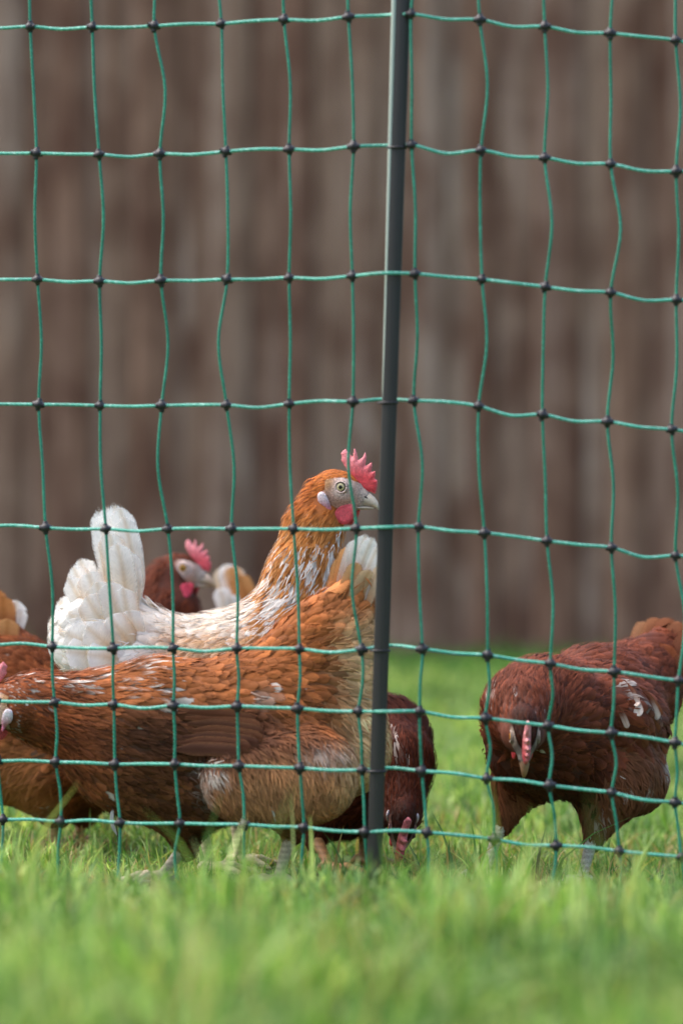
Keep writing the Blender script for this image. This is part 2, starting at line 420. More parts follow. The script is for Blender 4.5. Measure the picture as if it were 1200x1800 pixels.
tag(net, 'green twine poultry net with black knots stretched in front of the hens', 'net')
NO = np.array(net.location)
BOW = {(3, 8): (-14, 0), (4, 8): (9, 0), (4, 11): (3, 0)}
def seg_path(pa, pb, ofs, n_=6):
    t = np.linspace(0, 1, n_+1)[:, None]; return pa*(1-t)+pb*t+np.asarray(ofs)*(4*t*(1-t))
for r in range(NR):
    pts = []
    for c in range(NC):
        pts.append(node[r, c])
        if c < NC-1:
            mid = 0.5*(node[r, c]+node[r, c+1])+np.array([0, RNG.normal(0, 0.003), RNG.normal(-0.0005, 0.0022)])
            xm = 0.5*(XS[r, c]+XS[r, c+1])
            if 640 < xm < 700: mid = mid+np.array([0, 0.022 if r in (0, 1, 2, 4, 6, 8) else -0.013, 0.003])   # passes the post in front or behind
            pts.append(mid)
    last = r == NR-1
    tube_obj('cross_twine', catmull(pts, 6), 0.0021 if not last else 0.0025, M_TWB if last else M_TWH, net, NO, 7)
for c in range(NC):
    pts = []
    for r in range(NR):
        pts.append(node[r, c])
        if r < NR-1:
            L_ = np.linalg.norm(node[r+1, c]-node[r, c]); amp = 0.028*L_
            ox = RNG.normal(0, amp)
            if (r-1, c-4) in ((2, 4),): ox = -0.010
            if (r-1, c-4) in ((3, 4),): ox = 0.006
            if c-4 >= 8 and c-4 <= 11: ox += 0.004*(1 if r % 2 else 0.4)
            mid = 0.5*(node[r, c]+node[r+1, c])+np.array([ox, RNG.normal(0, amp*0.6), 0]); pts.append(mid)
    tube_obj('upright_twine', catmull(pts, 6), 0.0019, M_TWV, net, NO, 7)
def knot_mesh():
    prof = [(0.0, 0.0066), (0.0028, 0.0060), (0.0050, 0.0042), (0.0061, 0.0015), (0.0062, -0.002), (0.0050, -0.0048), (0.0026, -0.0060), (0.0, -0.0062)]
    V = []; Fc = []; S = 10
    for (r_, y_) in prof:
        for k in range(S):
            th = 2*math.pi*k/S; V.append((r_*math.cos(th)*1.05, -y_, r_*math.sin(th)))
    for i_ in range(len(prof)-1):
        for k in range(S): Fc.append((i_*S+k, i_*S+(k+1) % S, (i_+1)*S+(k+1) % S, (i_+1)*S+k))
    # four short sleeves round the strands
    for dx, dz in ((1, 0), (-1, 0), (0, 1), (0, -1)):
        Vt, Qt, _ = tube([(dx*0.003, 0, dz*0.003), (dx*0.0068, 0, dz*0.0068), (dx*0.0082, 0, dz*0.0082)], [0.0038, 0.0034, 0.0026], 8)
        o_ = len(V); V += [tuple(v) for v in Vt[:-2]]; Fc += [tuple(q+o_) for q in Qt]
    return np.array(V), np.array(Fc)
KV, KF = knot_mesh(); k0 = None
for r in range(NR-1):
    for c in range(NC):
        if k0 is None: o = k0 = mesh_np('knot', KV, KF, M_KNOT, net)
        else: o = k0.copy(); link(o, net)
        o.location = [float(v) for v in node[r, c]-NO]; s = RNG.uniform(0.84, 1.0); o.scale = (s, s, s)
        o.rotation_euler = (RNG.normal(0, 0.15), RNG.normal(0, 0.12), RNG.normal(0, 0.2))

# ------------------------------------------------------------------ post
m, n, l, b = new_mat('post_plastic'); b.inputs['Base Color'].default_value = lin4(62, 63, 65); setp(b, Roughness=0.42)
tc = n.new('ShaderNodeTexCoord'); nz = noise(n, l, mapping(n, l, tc.outputs['Object'], (900, 900, 6)), 1.0, 3); bump(n, l, nz.outputs[0], b, 0.35, 0.001)
cr_ = ramp(n, l, nz.outputs[0], [(0.3, lin4(34, 32, 30)), (0.7, lin4(50, 47, 45))]); l.new(cr_.outputs[0], b.inputs['Base Color']); M_POST = m
M_EDGE_HL = mat_plain('post_edge_highlight', lin4(172, 184, 172), 0.4)
pt0, pt1 = P(714, -190, 4.604), P(655, 1600, 4.604)
post = empty('fence_post', pt1); tag(post, 'dark grey plastic post holding up the green net', 'post')
prof = np.array([(-1.0, -0.35), (-0.9, -0.6), (-0.35, -0.62), (-0.3, -0.75), (0.3, -0.75), (0.35, -0.62), (0.9, -0.6), (1.0, -0.35), (1.0, 0.35), (0.85, 0.6), (-0.85, 0.6), (-1.0, 0.35)])
tt = np.linspace(0, 1, 30)[:, None]; pp = pt0*(1-tt)+pt1*tt
tube_obj('shaft', pp, 0.0092, M_POST, post, pt1, ref=(0, 1, 0), prof=prof)
tt = np.linspace(0, 0.55, 18)[:, None]; pe = pt0*(1-tt)+pt1*tt+np.array([-0.0112, -0.003, 0])+np.array([0.004, 0, 0])*(tt/0.55)
tube_obj('edge_highlight', pe, 0.0036-0.0022*(tt[:, 0]/0.55), M_EDGE_HL, post, pt1, 8)  # pale tapering strip: skylight on the post's left lip, put in as colour
for r in (2, 4, 6, 8):
    q = P(POST_PX(YS[r, 10])-2, YS[r, 10]+2, 4.604)
    th = np.linspace(-0.6*np.pi, 0.6*np.pi, 9); ring = q+np.stack([np.sin(th)*0.0115, 0.001+np.cos(th)*-0.0095, 0*th], 1)
    tube_obj('clip', ring, 0.0016, M_KNOT, post, pt1, 6, ref=(0, 0, 1))
tip = pt1+np.array([0.001, 0, -0.08]); tube_obj('spike', [pt1, 0.5*(pt1+tip), tip], [0.004, 0.004, 0.001], M_POST, post, pt1, 8)

# ------------------------------------------------------------------ feathers
ROWS = {'contour': np.array([0, .22, .45, .65, .82, .93, 1.0]), 'hackle': np.array([0, .3, .6, .85, 1.0]), 'fluff': np.array([0, .35, .7, 1.0]), 'tail': np.array([0, .1, .2, .3, .4, .5, .6, .7, .78, .85, .9, .94, .97, .99, 1.0])}
def width_profile(kind, t):
    if kind == 'contour':
        a_ = 0.45+0.55*sstep(0, 0.45, t); tip_ = np.sqrt(np.clip(1-(np.clip(t-0.6, 0, 1)/0.42)**2, 0, 1)); return a_*np.maximum(tip_, 0.12)
    if kind == 'hackle': return (0.55+0.45*sstep(0, .35, t))*np.clip(1-np.clip(t-0.35, 0, 1)/0.67, 0.06, 1)**0.8
    if kind == 'fluff': return np.clip(1-t**1.5, 0.08, 1)
    a_ = 0.25+0.75*sstep(0, 0.35, t); return a_*np.maximum(np.sqrt(np.clip(1-(np.clip(t-0.84, 0, 1)/0.163)**2, 0, 1)), 0.10)
def feathers(rng, shp, pts, D, L, W, lift, cb, ct, kind, base=-0.002, droop=0.35, free=0.0):
    """vectorised feathers that hug the body: returns V, quads, colours, uv"""
    ts = ROWS[kind]; nr = len(ts); N = len(pts); nc = 2 if kind == 'fluff' else (3 if kind == 'hackle' else 5)
    us = np.linspace(-1, 1, nc)
    p = pts.copy(); d = D.copy(); V = np.zeros((N, nr, nc, 3)); C = np.ones((N, nr, nc, 4)); UV = np.zeros((N, nr, nc, 2))
    ru = rng.random(N)*10; curl = rng.normal(0, 0.10, N)
    tw = rng.normal(0, 0.12, N)
    for i_, t in enumerate(ts):
        if i_:
            st = (t-ts[i_-1])*L
            p2 = p+d*st[:, None]
            pr = shp.project(p2, 2)
            p2 = p2*free+pr*(1-free); nd = unit(p2-p); p = p2; d = unit(nd+np.cross(g, nd)*(curl*(t-ts[i_-1]))[:, None])
        g = shp.grad(p); side = unit(np.cross(g, d))
        off = base+lift*(t**0.8)-lift*droop*t**3
        wv_ = W*width_profile(kind, t)
        for k, u in enumerate(us):
            jt = rng.normal(0, 1, N)
            fr = (0.10*jt if (t > 0.8 and kind != 'fluff') else 0.03*jt)
            V[:, i_, k] = p+side*(wv_*0.5*u*(1+0.25*fr))[:, None]+g*(off-0.16*wv_*u*u+tw*wv_*0.5*u)[:, None]+d*(fr*W*0.5*(t > 0.8)-0.12*W*abs(u)*(t > 0.5))[:, None]
            mm_ = np.clip(sstep(0.35, 1.0, t)+0.35*abs(u)*sstep(0.2, 0.6, t), 0, 1)
            C[:, i_, k, :3] = cb*(1-mm_)+ct*mm_; C[:, i_, k, 3] = 1.0 if kind == 'fluff' else 1-0.95*sstep(0.55, 1.0, t)-0.45*abs(u)**2*sstep(0.15, 0.5, t)
            UV[:, i_, k, 0] = u; UV[:, i_, k, 1] = t+ru
    idx = np.arange(N*nr*nc).reshape(N, nr, nc)
    Q_ = np.stack([idx[:, :-1, :-1], idx[:, :-1, 1:], idx[:, 1:, 1:], idx[:, 1:, :-1]], -1).reshape(-1, 4)
    return V.reshape(-1, 3), Q_, C.reshape(-1, 4), UV.reshape(-1, 2)
def poisson(rng, pts, s):
    grid = {}; keep = []; inv = 1/s; s2 = s*s
    K = np.floor(pts*inv).astype(int)
    for i_ in range(len(pts)):
        a_, b_, c_ = K[i_]; p_ = pts[i_]; ok = True
        for x_ in (a_-1, a_, a_+1):
            for y_ in (b_-1, b_, b_+1):
                for z_ in (c_-1, c_, c_+1):
                    for j_ in grid.get((x_, y_, z_), ()):
                        q_ = pts[j_]
                        if (p_[0]-q_[0])**2+(p_[1]-q_[1])**2+(p_[2]-q_[2])**2 < s2: ok = False; break
                    if not ok: break
                if not ok: break
            if not ok: break
        if ok: grid.setdefault((a_, b_, c_), []).append(i_); keep.append(i_)
    return np.array(keep, int)

# ------------------------------------------------------------------ hen head (pixel units of the white hen's head, beak towards +x, z up)
ZS = 5.4545
def hz(pts): return np.array([(zx/ZS-120.0, -(zy/ZS-102.0)) for zx, zy in pts])
COMB = hz([(730, 385), (690, 330), (650, 265), (655, 225), (645, 195), (690, 150), (735, 198), (765, 238), (783, 140), (808, 190), (825, 268), (870, 230), (892, 180), (905, 235), (893, 322), (930, 300), (965, 282), (962, 330), (955, 378), (1000, 368), (996, 420), (990, 442), (1020, 462), (1012, 540), (995, 596), (950, 575), (880, 560), (820, 520), (770, 450)])
WATTLE = smooth_poly(hz([(745, 690), (660, 715), (615, 770), (622, 835), (670, 882), (725, 890), (775, 860), (805, 800), (822, 735), (800, 690)]), 4)
LOBE = smooth_poly(hz([(470, 580), (520, 570), (560, 625), (590, 735), (577, 795), (540, 742), (475, 690), (455, 630)]), 4)
PX = 1/1350.0
SKULL = [((-16, 0, 2), 35, (4, 0, 0), 33), ((4, 0, 0), 33, (36, 0, -12), 16), ((-30, 0, -6), 34, (-16, 0, 2), 35), ((0, 0, -18), 20, (24, 0, -24), 12)]
class HeadFrame:
    def __init__(self, c, fwd, up, s=1.0):
        self.c = np.asarray(c, float); f_ = unit(fwd); lft = unit(np.cross(up, f_)); self.M = np.stack([f_, lft, np.cross(f_, lft)], 1); self.s = s*PX
    def w(self, p): return self.c+(np.asarray(p, float)@self.M.T)*self.s
    def loc(self, q): return ((np.asarray(q, float)-self.c)@self.M)/self.s
    def bones(self):
        out = []
        for (a_, ra, b_, rb) in SKULL:
            out.append(dict(a=self.w(a_), b=self.w(b_), ra=ra*self.s, rb=rb*self.s, lat=self.M[:, 1], ls=0.72, tag='head', flow=-self.M[:, 0]-0.25*self.M[:, 2], k=0.008))
        return out
    def face(self, q):
        L_ = self.loc(q); x_, z_ = L_[:, 0], L_[:, 2]
        top = 22-0.004*(x_-10)**2-np.clip(x_-8, 0, 99)*0.25; lo_ = -24-0.1*x_
        lob = np.hypot((x_+25)/10.0, (z_+19)/19.0) < 1
        wat = np.hypot((x_-12)/16.0, (z_+40)/18.0) < 1
        return lob | wat | (x_ > -22-0.35*np.clip(-z_, 0, 60)+0.0*z_) & (z_ < top) & (z_ > lo_-8) & (x_ > -22)
def noisecol(V, base, amp, sc_):
    k = (vnoise(V*sc_)-0.5)*2; return np.clip(base*(1+amp*k[:, None]), 0, 1)
def build_head(hf, hen, org, comb_c, pal, combs=1.0, low=False, shp=None):
    s = hf.s; vox = (2.0 if low else 1.3)
    sk = Shape([dict(a=np.array(a_, float), b=np.array(b_, float), ra=ra+0.8, rb=rb+0.8, lat=np.array([0., 1, 0]), ls=0.72, k=10) for (a_, ra, b_, rb) in SKULL])
    V, Q = surface_nets(sk, np.array([-26., -34, -42]), np.array([60., 34, 30]), vox)
    Wv = hf.w(V); mk = hf.face(Wv); Q = Q[mk[Q].any(1)]
    used = np.unique(Q); re_ = -np.ones(len(V), int); re_[used] = np.arange(len(used)); V = V[used]; Q = re_[Q]; Wv = Wv[used]
    de = np.hypot(V[:, 0]-6.5, V[:, 2]-5.7)
    c = np.tile(pal['face'], (len(V), 1)); c = c*(1-sstep(12, 26, de)[:, None])*1.0+pal['cheek']*sstep(12, 26, de)[:, None]
    fb = sstep(22, 44, V[:, 0])[:, None]; c = c*(1-fb)+pal['cere']*fb
    bk = (sstep(4, -18, V[:, 0])*sstep(-14, 12, V[:, 2]))[:, None]; c = c*(1-bk)+pal['ear']*bk
    mesh_np('face', Wv, Q, M_FACE, hen, org, noisecol(V, c, 0.25, 0.35))
    def skin_y(x_, z_, sk=sk):
        x_ = np.atleast_1d(np.asarray(x_, float)); z_ = np.broadcast_to(z_, x_.shape); lo_ = np.zeros_like(x_); hi_ = np.full_like(x_, 80.0)
        for _ in range(18):
            md = (lo_+hi_)/2; ins = sk(np.stack([x_, md, z_], 1)) < 0; lo_ = np.where(ins, md, lo_); hi_ = np.where(ins, hi_, md)
        return lo_
    # eye: ball, painted radially; lid ring
    for sd in (-1, 1):
        ec = np.array([6.5, sd*(float(skin_y(6.5, 5.7)[0])-3.6), 5.7]); S = 20; R = 9; V = []; Fc = []; cc = []
        prof_ = [(0, 6.2), (2.2, 6.1), (3.4, 5.9), (3.6, 5.85), (6.6, 4.9), (7.0, 4.7), (8.6, 3.6), (9.4, 2.0), (9.8, -2)]
        pc = [(6, 5, 5), (8, 6, 5), (8, 6, 5), pal['iris'], pal['iris'], (58, 52, 44), (60, 54, 46), (150, 142, 138), (150, 142, 138)]
        for (r_, y_), q_ in zip(prof_, pc):
            for k in range(S):
                th = 2*math.pi*k/S; V.append(ec+np.array([r_*math.cos(th), sd*y_, r_*math.sin(th)])); cc.append(lin(*q_))
        for i_ in range(len(prof_)-1):
            for k in range(S):
                q_ = (i_*S+k, i_*S+(k+1) % S, (i_+1)*S+(k+1) % S, (i_+1)*S+k); Fc.append(q_ if sd > 0 else q_[::-1])
        eo = mesh_np('eye', hf.w(V), np.array(Fc)[:, ::-1], M_EYE, hen, org, np.array(cc))
        th = np.linspace(0, 2*np.pi, 25)
        for rad, thk, cl in ((10.6, 1.6, pal['face']), (13.2, 1.2, pal['face']*0.82)):
            pth = ec+np.stack([rad*np.cos(th), sd*(3.6-(rad-10.6)*0.9)+0*th, rad*0.95*np.sin(th)], 1)
            tube_obj('eyelid', hf.w(pth), thk*s, M_FACE, eo, org, 6, cl, ref=hf.M[:, 1])
    # beak: upper and lower mandible
    def mandible(name, cx, top, bot, wid, c0, c1):
        cx, top, bot, wid = map(np.array, (cx, top, bot, wid)); S = 12; V = []; n_ = len(cx); th = np.linspace(0, 2*np.pi, S, endpoint=False)
        cc = []
        for i_ in range(n_):
            mz, hz_ = (top[i_]+bot[i_])/2, (top[i_]-bot[i_])/2
            for t_ in th:
                st = math.sin(t_); V.append((cx[i_], wid[i_]*math.cos(t_)*(1-0.25*max(st, 0)), mz+hz_*st)); f_ = i_/(n_-1); cc.append(c0*(1-f_)+c1*f_)
        i_, j_ = np.meshgrid(np.arange(n_-1), np.arange(S), indexing='ij')
        Q_ = np.stack([i_*S+j_, i_*S+(j_+1) % S, (i_+1)*S+(j_+1) % S, (i_+1)*S+j_], -1).reshape(-1, 4)
        return mesh_np(name, hf.w(V), Q_[:, ::-1], M_BEAK, hen, org, np.array(cc))
    ub = mandible('upper_beak', [28, 38, 46, 54, 62, 67, 70, 69.5], [2, 0, -2, -6, -13, -20, -28, -34], [-27, -27, -27.5, -28.5, -31, -33.5, -35.5, -36], [11, 11, 10, 8.5, 6.5, 4.6, 2.4, 0.5], pal['beak0'], pal['beak1'])
    mandible('lower_beak', [24, 34, 44, 52, 58, 61], [-27, -27, -27.6, -28.6, -30, -31.5], [-34, -34, -34, -33.5, -33, -32], [9, 8.5, 7.5, 5.5, 3.2, 0.6], pal['beak0'], pal['beak1'])
    for sd in (-1, 1):
        tube_obj('nostril', hf.w([(43, sd*9.3, -9), (47, sd*9.0, -12), (51, sd*8.0, -14.5)]), np.array([0.8, 1.5, 0.6])*s, M_DARK, ub, org, 6)
    full = sk if pal.get('seat') == 'skull' else (lambda p_: shp(hf.w(p_))/s)
    # comb
    poly = COMB.copy(); cpt = np.array([30., 20.]); poly = cpt+(poly-cpt)*combs
    V, Q, dd = plate(poly, pal.get('thick', 4.2), pal.get('thick', 4.2)*1.7, 1.25 if not low else 2.0)
    lean = np.clip(V[:, 2]-20, 0, None); V[:, 1] += 0.0022*lean**2*pal.get('lean', 0.3)+1.2*np.sin(V[:, 0]*0.16)*lean/40
    tp = sstep(18, 60, V[:, 2])[:, None]; rimc = sstep(-4, 0, dd)[:, None]
    c = comb_c[0]*(1-tp)+comb_c[1]*tp; c = c*(1-0.4*rimc)+comb_c[1]*0.4*rimc
    mesh_np('comb', hf.w(V), Q, M_COMB, hen, org, noisecol(V, c, 0.22, 0.25))
    for sd in (-1, 1):
        V, Q, dd = plate(WATTLE, 3.6, 6.0, 1.5 if not low else 2.2)
        V[:, 1] += sd*(0.75*np.maximum(skin_y(V[:, 0], V[:, 2], full), 12.0)+0.25*skin_y(V[:, 0], V[:, 2], full).max()+1.5); mesh_np('wattle', hf.w(V), Q, M_COMB, hen, org, noisecol(V, pal['wattle'], 0.2, 0.2))
        V, Q, dd = plate(LOBE, 3.0, 5.0, 1.3 if not low else 2.2)
        V[:, 1] += sd*(np.maximum(skin_y(V[:, 0], V[:, 2], full), 14.0)+3.2); t_ = sstep(-10, -38, V[:, 2])[:, None]
        mesh_np('earlobe', hf.w(V), Q, M_COMB, hen, org, noisecol(V, pal['lobe']*(1-t_)+pal['lobe2']*t_, 0.3, 0.5))
PAL = dict(face=lin(218, 194, 186), cheek=lin(192, 156, 142), cere=lin(178, 164, 156), ear=lin(176, 128, 84), iris=(176, 168, 128),
           beak0=lin(176, 168, 156), beak1=lin(206, 190, 168), wattle=lin(214, 84, 96), lobe=lin(226, 214, 222), lobe2=lin(214, 120, 150))
PAL_D = dict(PAL, face=lin(190, 160, 150), cheek=lin(120, 84, 72), ear=lin(90, 50, 34), iris=(190, 130, 50), beak0=lin(120, 104, 96), beak1=lin(170, 120, 80), wattle=lin(200, 60, 66), lean=1.0, seat='skull')
RED = (lin(214, 66, 74), lin(236, 138, 146))

# ------------------------------------------------------------------ hen builder
STYLE = {'head': (0.0030, 0.010, 0.0030, 0.0012, 'hackle'), 'neck': (0.0062, 0.036, 0.0075, 0.004, 'hackle'), 'body': (0.0082, 0.030, 0.0150, 0.0045, 'contour'),
         'breast': (0.0076, 0.025, 0.0125, 0.0035, 'contour'), 'wing': (0.0100, 0.044, 0.0160, 0.005, 'contour'), 'rump': (0.0110, 0.046, 0.026, 0.008, 'contour'), 'fluff': (0.0042, 0.030, 0.0048, 0.005, 'fluff')}
def bone(a_, ra, b_, rb, tag_, flow=None, ls=1.0, k=0.035, lat=(0, 1, 0)):
    A_, B_ = P(*a_), P(*b_)
    f_ = unit(B_-A_) if flow is None else unit(np.asarray(flow, float))
    return dict(a=A_, b=B_, ra=ra*a_[2]/F, rb=rb*b_[2]/F, tag=tag_, flow=f_, ls=ls, lat=unit(np.array(lat, float)), k=k)
def pxy(q): return np.stack([600+q[:, 0]/q[:, 1]*F, 900-(q[:, 2]-H_CAM)/q[:, 1]*F], 1)
def make_hen(label, seed, bones, colour, head=None, tail=(), legs=(), comb=RED, pal=PAL, combs=1.0, vox=0.0045, low=False, leg_c=lin(208, 192, 160), dens=1.0, flights=(), fs=1.0, wisp=1.0):
    rng = np.random.default_rng(seed)
    bs = list(bones)
    hf = None
    if head is not None:
        hf = HeadFrame(P(*head[0]), head[1], head[2], head[3]); bs = bs+hf.bones()
    shp = Shape(bs); ctr = np.mean([b_['a'] for b_ in bones], 0)
    org = np.array([ctr[0], ctr[1], float(zg(ctr[0], ctr[1]))])
    hen = empty('hen', org); tag(hen, label, 'hen', 'hens behind the net')
    lo, hi = shp.box(0.02)
    V, Q = surface_nets(shp, lo, hi, vox); V = shp.project(V, 2)
    W_ = shp.weights(V); tags = np.array([b_['tag'] for b_ in bs]); ti = tags[W_.argmax(1)]
    mesh_np('body', V-shp.grad(V)*0.002, Q, M_UNDER, hen, org, colour(V, ti, rng, 0)[0]*0.85)
    # sample roots on the skin
    T = np.vstack([Q[:, [0, 1, 2]], Q[:, [0, 2, 3]]]); A_, B_, C_ = V[T[:, 0]], V[T[:, 1]], V[T[:, 2]]
    area = 0.5*np.linalg.norm(np.cross(B_-A_, C_-A_), axis=1); tot = area.sum(); cdf = np.cumsum(area)/tot
    def sample(N):
        f_ = np.searchsorted(cdf, rng.random(N)); r1 = np.sqrt(rng.random(N)); r2 = rng.random(N)
        p_ = (1-r1)[:, None]*A_[f_]+(r1*(1-r2))[:, None]*B_[f_]+(r1*r2)[:, None]*C_[f_]; return p_
    flowv = np.stack([b_['flow'] for b_ in bs])
    groups = {'plumage': [], 'neck_feathers': [], 'wing': [], 'fluff': []}
    for st, (sp, L, Wd, lift, kind) in STYLE.items():
        if st not in tags: continue
        if st in ('body', 'breast', 'wing', 'rump'): sp, L, Wd = sp*fs, L*fs, Wd*fs
        share = sum(1 for t in ti if t == st)/len(ti)
        N = int(4.0*share*tot/(sp*sp)*dens)+50
        p = sample(int(N/max(share, 0.02))); ww = shp.weights(p); tg = tags[ww.argmax(1)]; p = p[tg == st]
        if hf is not None and st in ('head', 'neck', 'breast'):
            p = p[~hf.face(p)]
        if len(p) < 5: continue
        if st != 'fluff': p = p[poisson(rng, p, sp)]
        else: p = p[:int(len(p)*0.35)]
        p = shp.project(p, 1); ww = shp.weights(p, 0.025); g = shp.grad(p)
        d = ww@flowv
        jit = {'fluff': 0.30, 'rump': 0.22, 'head': 0.12, 'neck': 0.10}.get(st, 0.16)
        d = unit(unit(d)+rng.normal(0, jit, p.shape)); d = unit(d-g*(d*g).sum(1, keepdims=True))
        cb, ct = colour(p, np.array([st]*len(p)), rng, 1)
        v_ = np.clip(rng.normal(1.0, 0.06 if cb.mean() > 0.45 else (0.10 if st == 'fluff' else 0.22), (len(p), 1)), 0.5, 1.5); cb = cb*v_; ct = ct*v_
        sc_ = rng.uniform(0.8, 1.2, len(p))
        if hf is not None and st in ('neck',):   # feathers shorten towards the head
            dh = np.linalg.norm(p-hf.c, axis=1); kf = 0.45+0.55*sstep(0.03, 0.11, dh); sc_ = sc_*kf
            wf = 0.55+0.45*sstep(0.03, 0.11, dh)
        else: wf = 1.0
        out = feathers(rng, shp, p, d, L*sc_, Wd*wf*rng.uniform(0.85, 1.15, len(p)), lift*rng.uniform(0.6, 1.4, len(p)), cb, ct, kind, free=0.12 if st in ('body', 'rump', 'wing', 'breast') else (0.35 if st == 'fluff' else 0.08))
        key = {'neck': 'neck_feathers', 'head': 'neck_feathers', 'wing': 'wing', 'fluff': 'fluff'}.get(st, 'plumage')
        groups[key].append(out)
        if st in ('body', 'breast', 'wing', 'rump', 'neck'):
            p2 = sample(int(len(p)*(3.2 if st != 'rump' else 2)*wisp/max(share, 0.02))); w2 = shp.weights(p2); p2 = p2[tags[w2.argmax(1)] == st]
            if hf is not None: p2 = p2[~hf.face(p2)]
            if len(p2) > 5:
                w2 = shp.weights(p2, 0.025); g2 = shp.grad(p2); d2 = unit(unit(w2@flowv)+rng.normal(0, 0.22, p2.shape)); d2 = unit(d2-g2*(d2*g2).sum(1, keepdims=True))
                cb2, ct2 = colour(p2, np.array([st]*len(p2)), rng, 2); v2 = rng.uniform(0.75, 1.2, (len(p2), 1))
                groups[key].append(feathers(rng, shp, p2, d2, rng.uniform(0.010, 0.020, len(p2)), rng.uniform(0.0010, 0.0020, len(p2)), np.full(len(p2), lift*0.9), cb2*v2, ct2*v2, 'fluff', base=lift*0.25, free=0.2))
    for (fa, fb, wpx, c0_, c1_, e_) in flights:   # long wing feathers lying on the flank
        q3 = np.array([P(fa[0], fa[1], ctr[1]-0.45), P(fb[0], fb[1], ctr[1]-0.45)]); dr = unit(q3-np.array([0, 0, H_CAM])); tr_ = np.zeros(2)
        for _ in range(80): tr_ = tr_+0.7*shp(q3+dr*tr_[:, None])
        Yh = (q3+dr*tr_[:, None])[:, 1]
        if (Yh > ctr[1]+0.3).any(): continue
        tail_feather(rng, hen, org, (*fa, Yh[0]-0.002), (*fb, Yh[1]-0.008), wpx, c0_, c1_, 0.02, rng.normal(0, 0.1), 'flight_feather', e_)
    for key, lst in groups.items():
        if not lst: continue
        o_ = 0; VV, QQ, CC, UU = [], [], [], []
        for (a1_, a2_, a3_, a4_) in lst: VV.append(a1_); QQ.append(a2_+o_); CC.append(a3_); UU.append(a4_); o_ += len(a1_)
        o = mesh_np(key, np.vstack(VV), np.vstack(QQ), M_FEATHER, hen, org, np.clip(np.vstack(CC), 0, 1), np.vstack(UU)); o['kind'] = 'stuff'
    # large tail feathers, one mesh each: (base, tip, width px, base colour, tip colour, bend)
    for tf in tail:
        tail_feather(rng, hen, org, *tf)
    for lg in legs:
        make_leg(hen, org, lg, leg_c)
    if hf is not None: build_head(hf, hen, org, comb, pal, combs, low, shp)
    return hen
def tail_feather(rng, hen, org, a_, b_, wpx, c0, c1, bend=0.1, roll=0.0, name='tail_feather', edge=None):
    A_, B_ = P(*a_), P(*b_); ax = B_-A_; L = np.linalg.norm(ax); ax = ax/L
    view = np.array([0, -1.0, 0]); nrm = unit(view-ax*(view@ax)); side = np.cross(nrm, ax)
    cr_, sr_ = math.cos(roll), math.sin(roll); side, nrm = side*cr_+nrm*sr_, nrm*cr_-side*sr_
    W_ = wpx*a_[2]/F; ts = ROWS['tail']; us = np.linspace(-1, 1, 7); V = []; C = []; UV = []; ru = rng.random()*10
    ph = rng.random()*6
    for t in ts:
        for u in us:
            wd = W_*0.5*width_profile('tail', np.array(t))
            fr = rng.normal(0, 0.02) if abs(u) > 0.9 or t > 0.9 else 0
            q = A_+ax*L*t+side*(wd*u*(1+fr)+bend*L*math.sin(math.pi*t))+nrm*(0.10*wd*(1-u*u)+0.012*W_*math.sin(7*t+ph))+ax*(fr*W_*0.3-0.10*W_*abs(u)**2*t)
            V.append(q); mm_ = float(sstep(0.25, 0.85, t)); c = c0*(1-mm_)+c1*mm_
            if edge is not None:
                e_ = float(sstep(0.5, 1.0, abs(u)))*0.6; c = c*(1-e_)+edge*e_
            if abs(u) < 0.05: c = c*np.array([0.84, 0.76, 0.66])
            C.append((*c, 1-0.75*float(sstep(0.88, 1.0, t))-0.55*abs(u)**3)); UV.append((u, t*3+ru))
    nr, nc = len(ts), len(us); idx = np.arange(nr*nc).reshape(nr, nc)
    Q_ = np.stack([idx[:-1, :-1], idx[:-1, 1:], idx[1:, 1:], idx[1:, :-1]], -1).reshape(-1, 4)
    return mesh_np(name, np.array(V), Q_, M_TAIL, hen, org, np.array(C), np.array(UV))
def make_leg(hen, org, lg, col):
    hip, foot, face = P(*lg[0]), P(*lg[1]), lg[2]
    foot = foot.copy(); foot[2] = float(zg(foot[0], foot[1]))+0.010
    bs = [dict(a=hip, b=foot, ra=0.0085, rb=0.0062, k=0.006)]
    fd = np.array([math.cos(face), math.sin(face), 0.0])
    for ang, Ln in ((0, 0.055), (0.62, 0.045), (-0.62, 0.045), (3.1, 0.022)):
        c_, s_ = math.cos(ang), math.sin(ang); dd = np.array([fd[0]*c_-fd[1]*s_, fd[0]*s_+fd[1]*c_, 0])
        mid = foot+dd*Ln*0.5+np.array([0, 0, 0.002]); end = foot+dd*Ln+np.array([0, 0, -0.006]); claw = foot+dd*(Ln+0.012)+np.array([0, 0, -0.010])
        bs += [dict(a=foot, b=mid, ra=0.0062, rb=0.0052, k=0.004), dict(a=mid, b=end, ra=0.0052, rb=0.0042, k=0.004), dict(a=end, b=claw, ra=0.0030, rb=0.0008, k=0.002)]
    s = Shape(bs); lo, hi = s.box(0.006); V, Q = surface_nets(s, lo, hi, 0.0024)
    rings = 0.86+0.14*np.sign(np.sin(V[:, 2]*900))
    mesh_np('leg', V, Q, M_LEG, hen, org, np.clip(np.outer(rings, col)*(0.9+0.2*vnoise(V*300))[:, None], 0, 1))

def two(cb, ct=None): return (cb, cb if ct is None else ct)
def mixv(a_, b_, f_): return a_*(1-f_[:, None])+b_*f_[:, None]

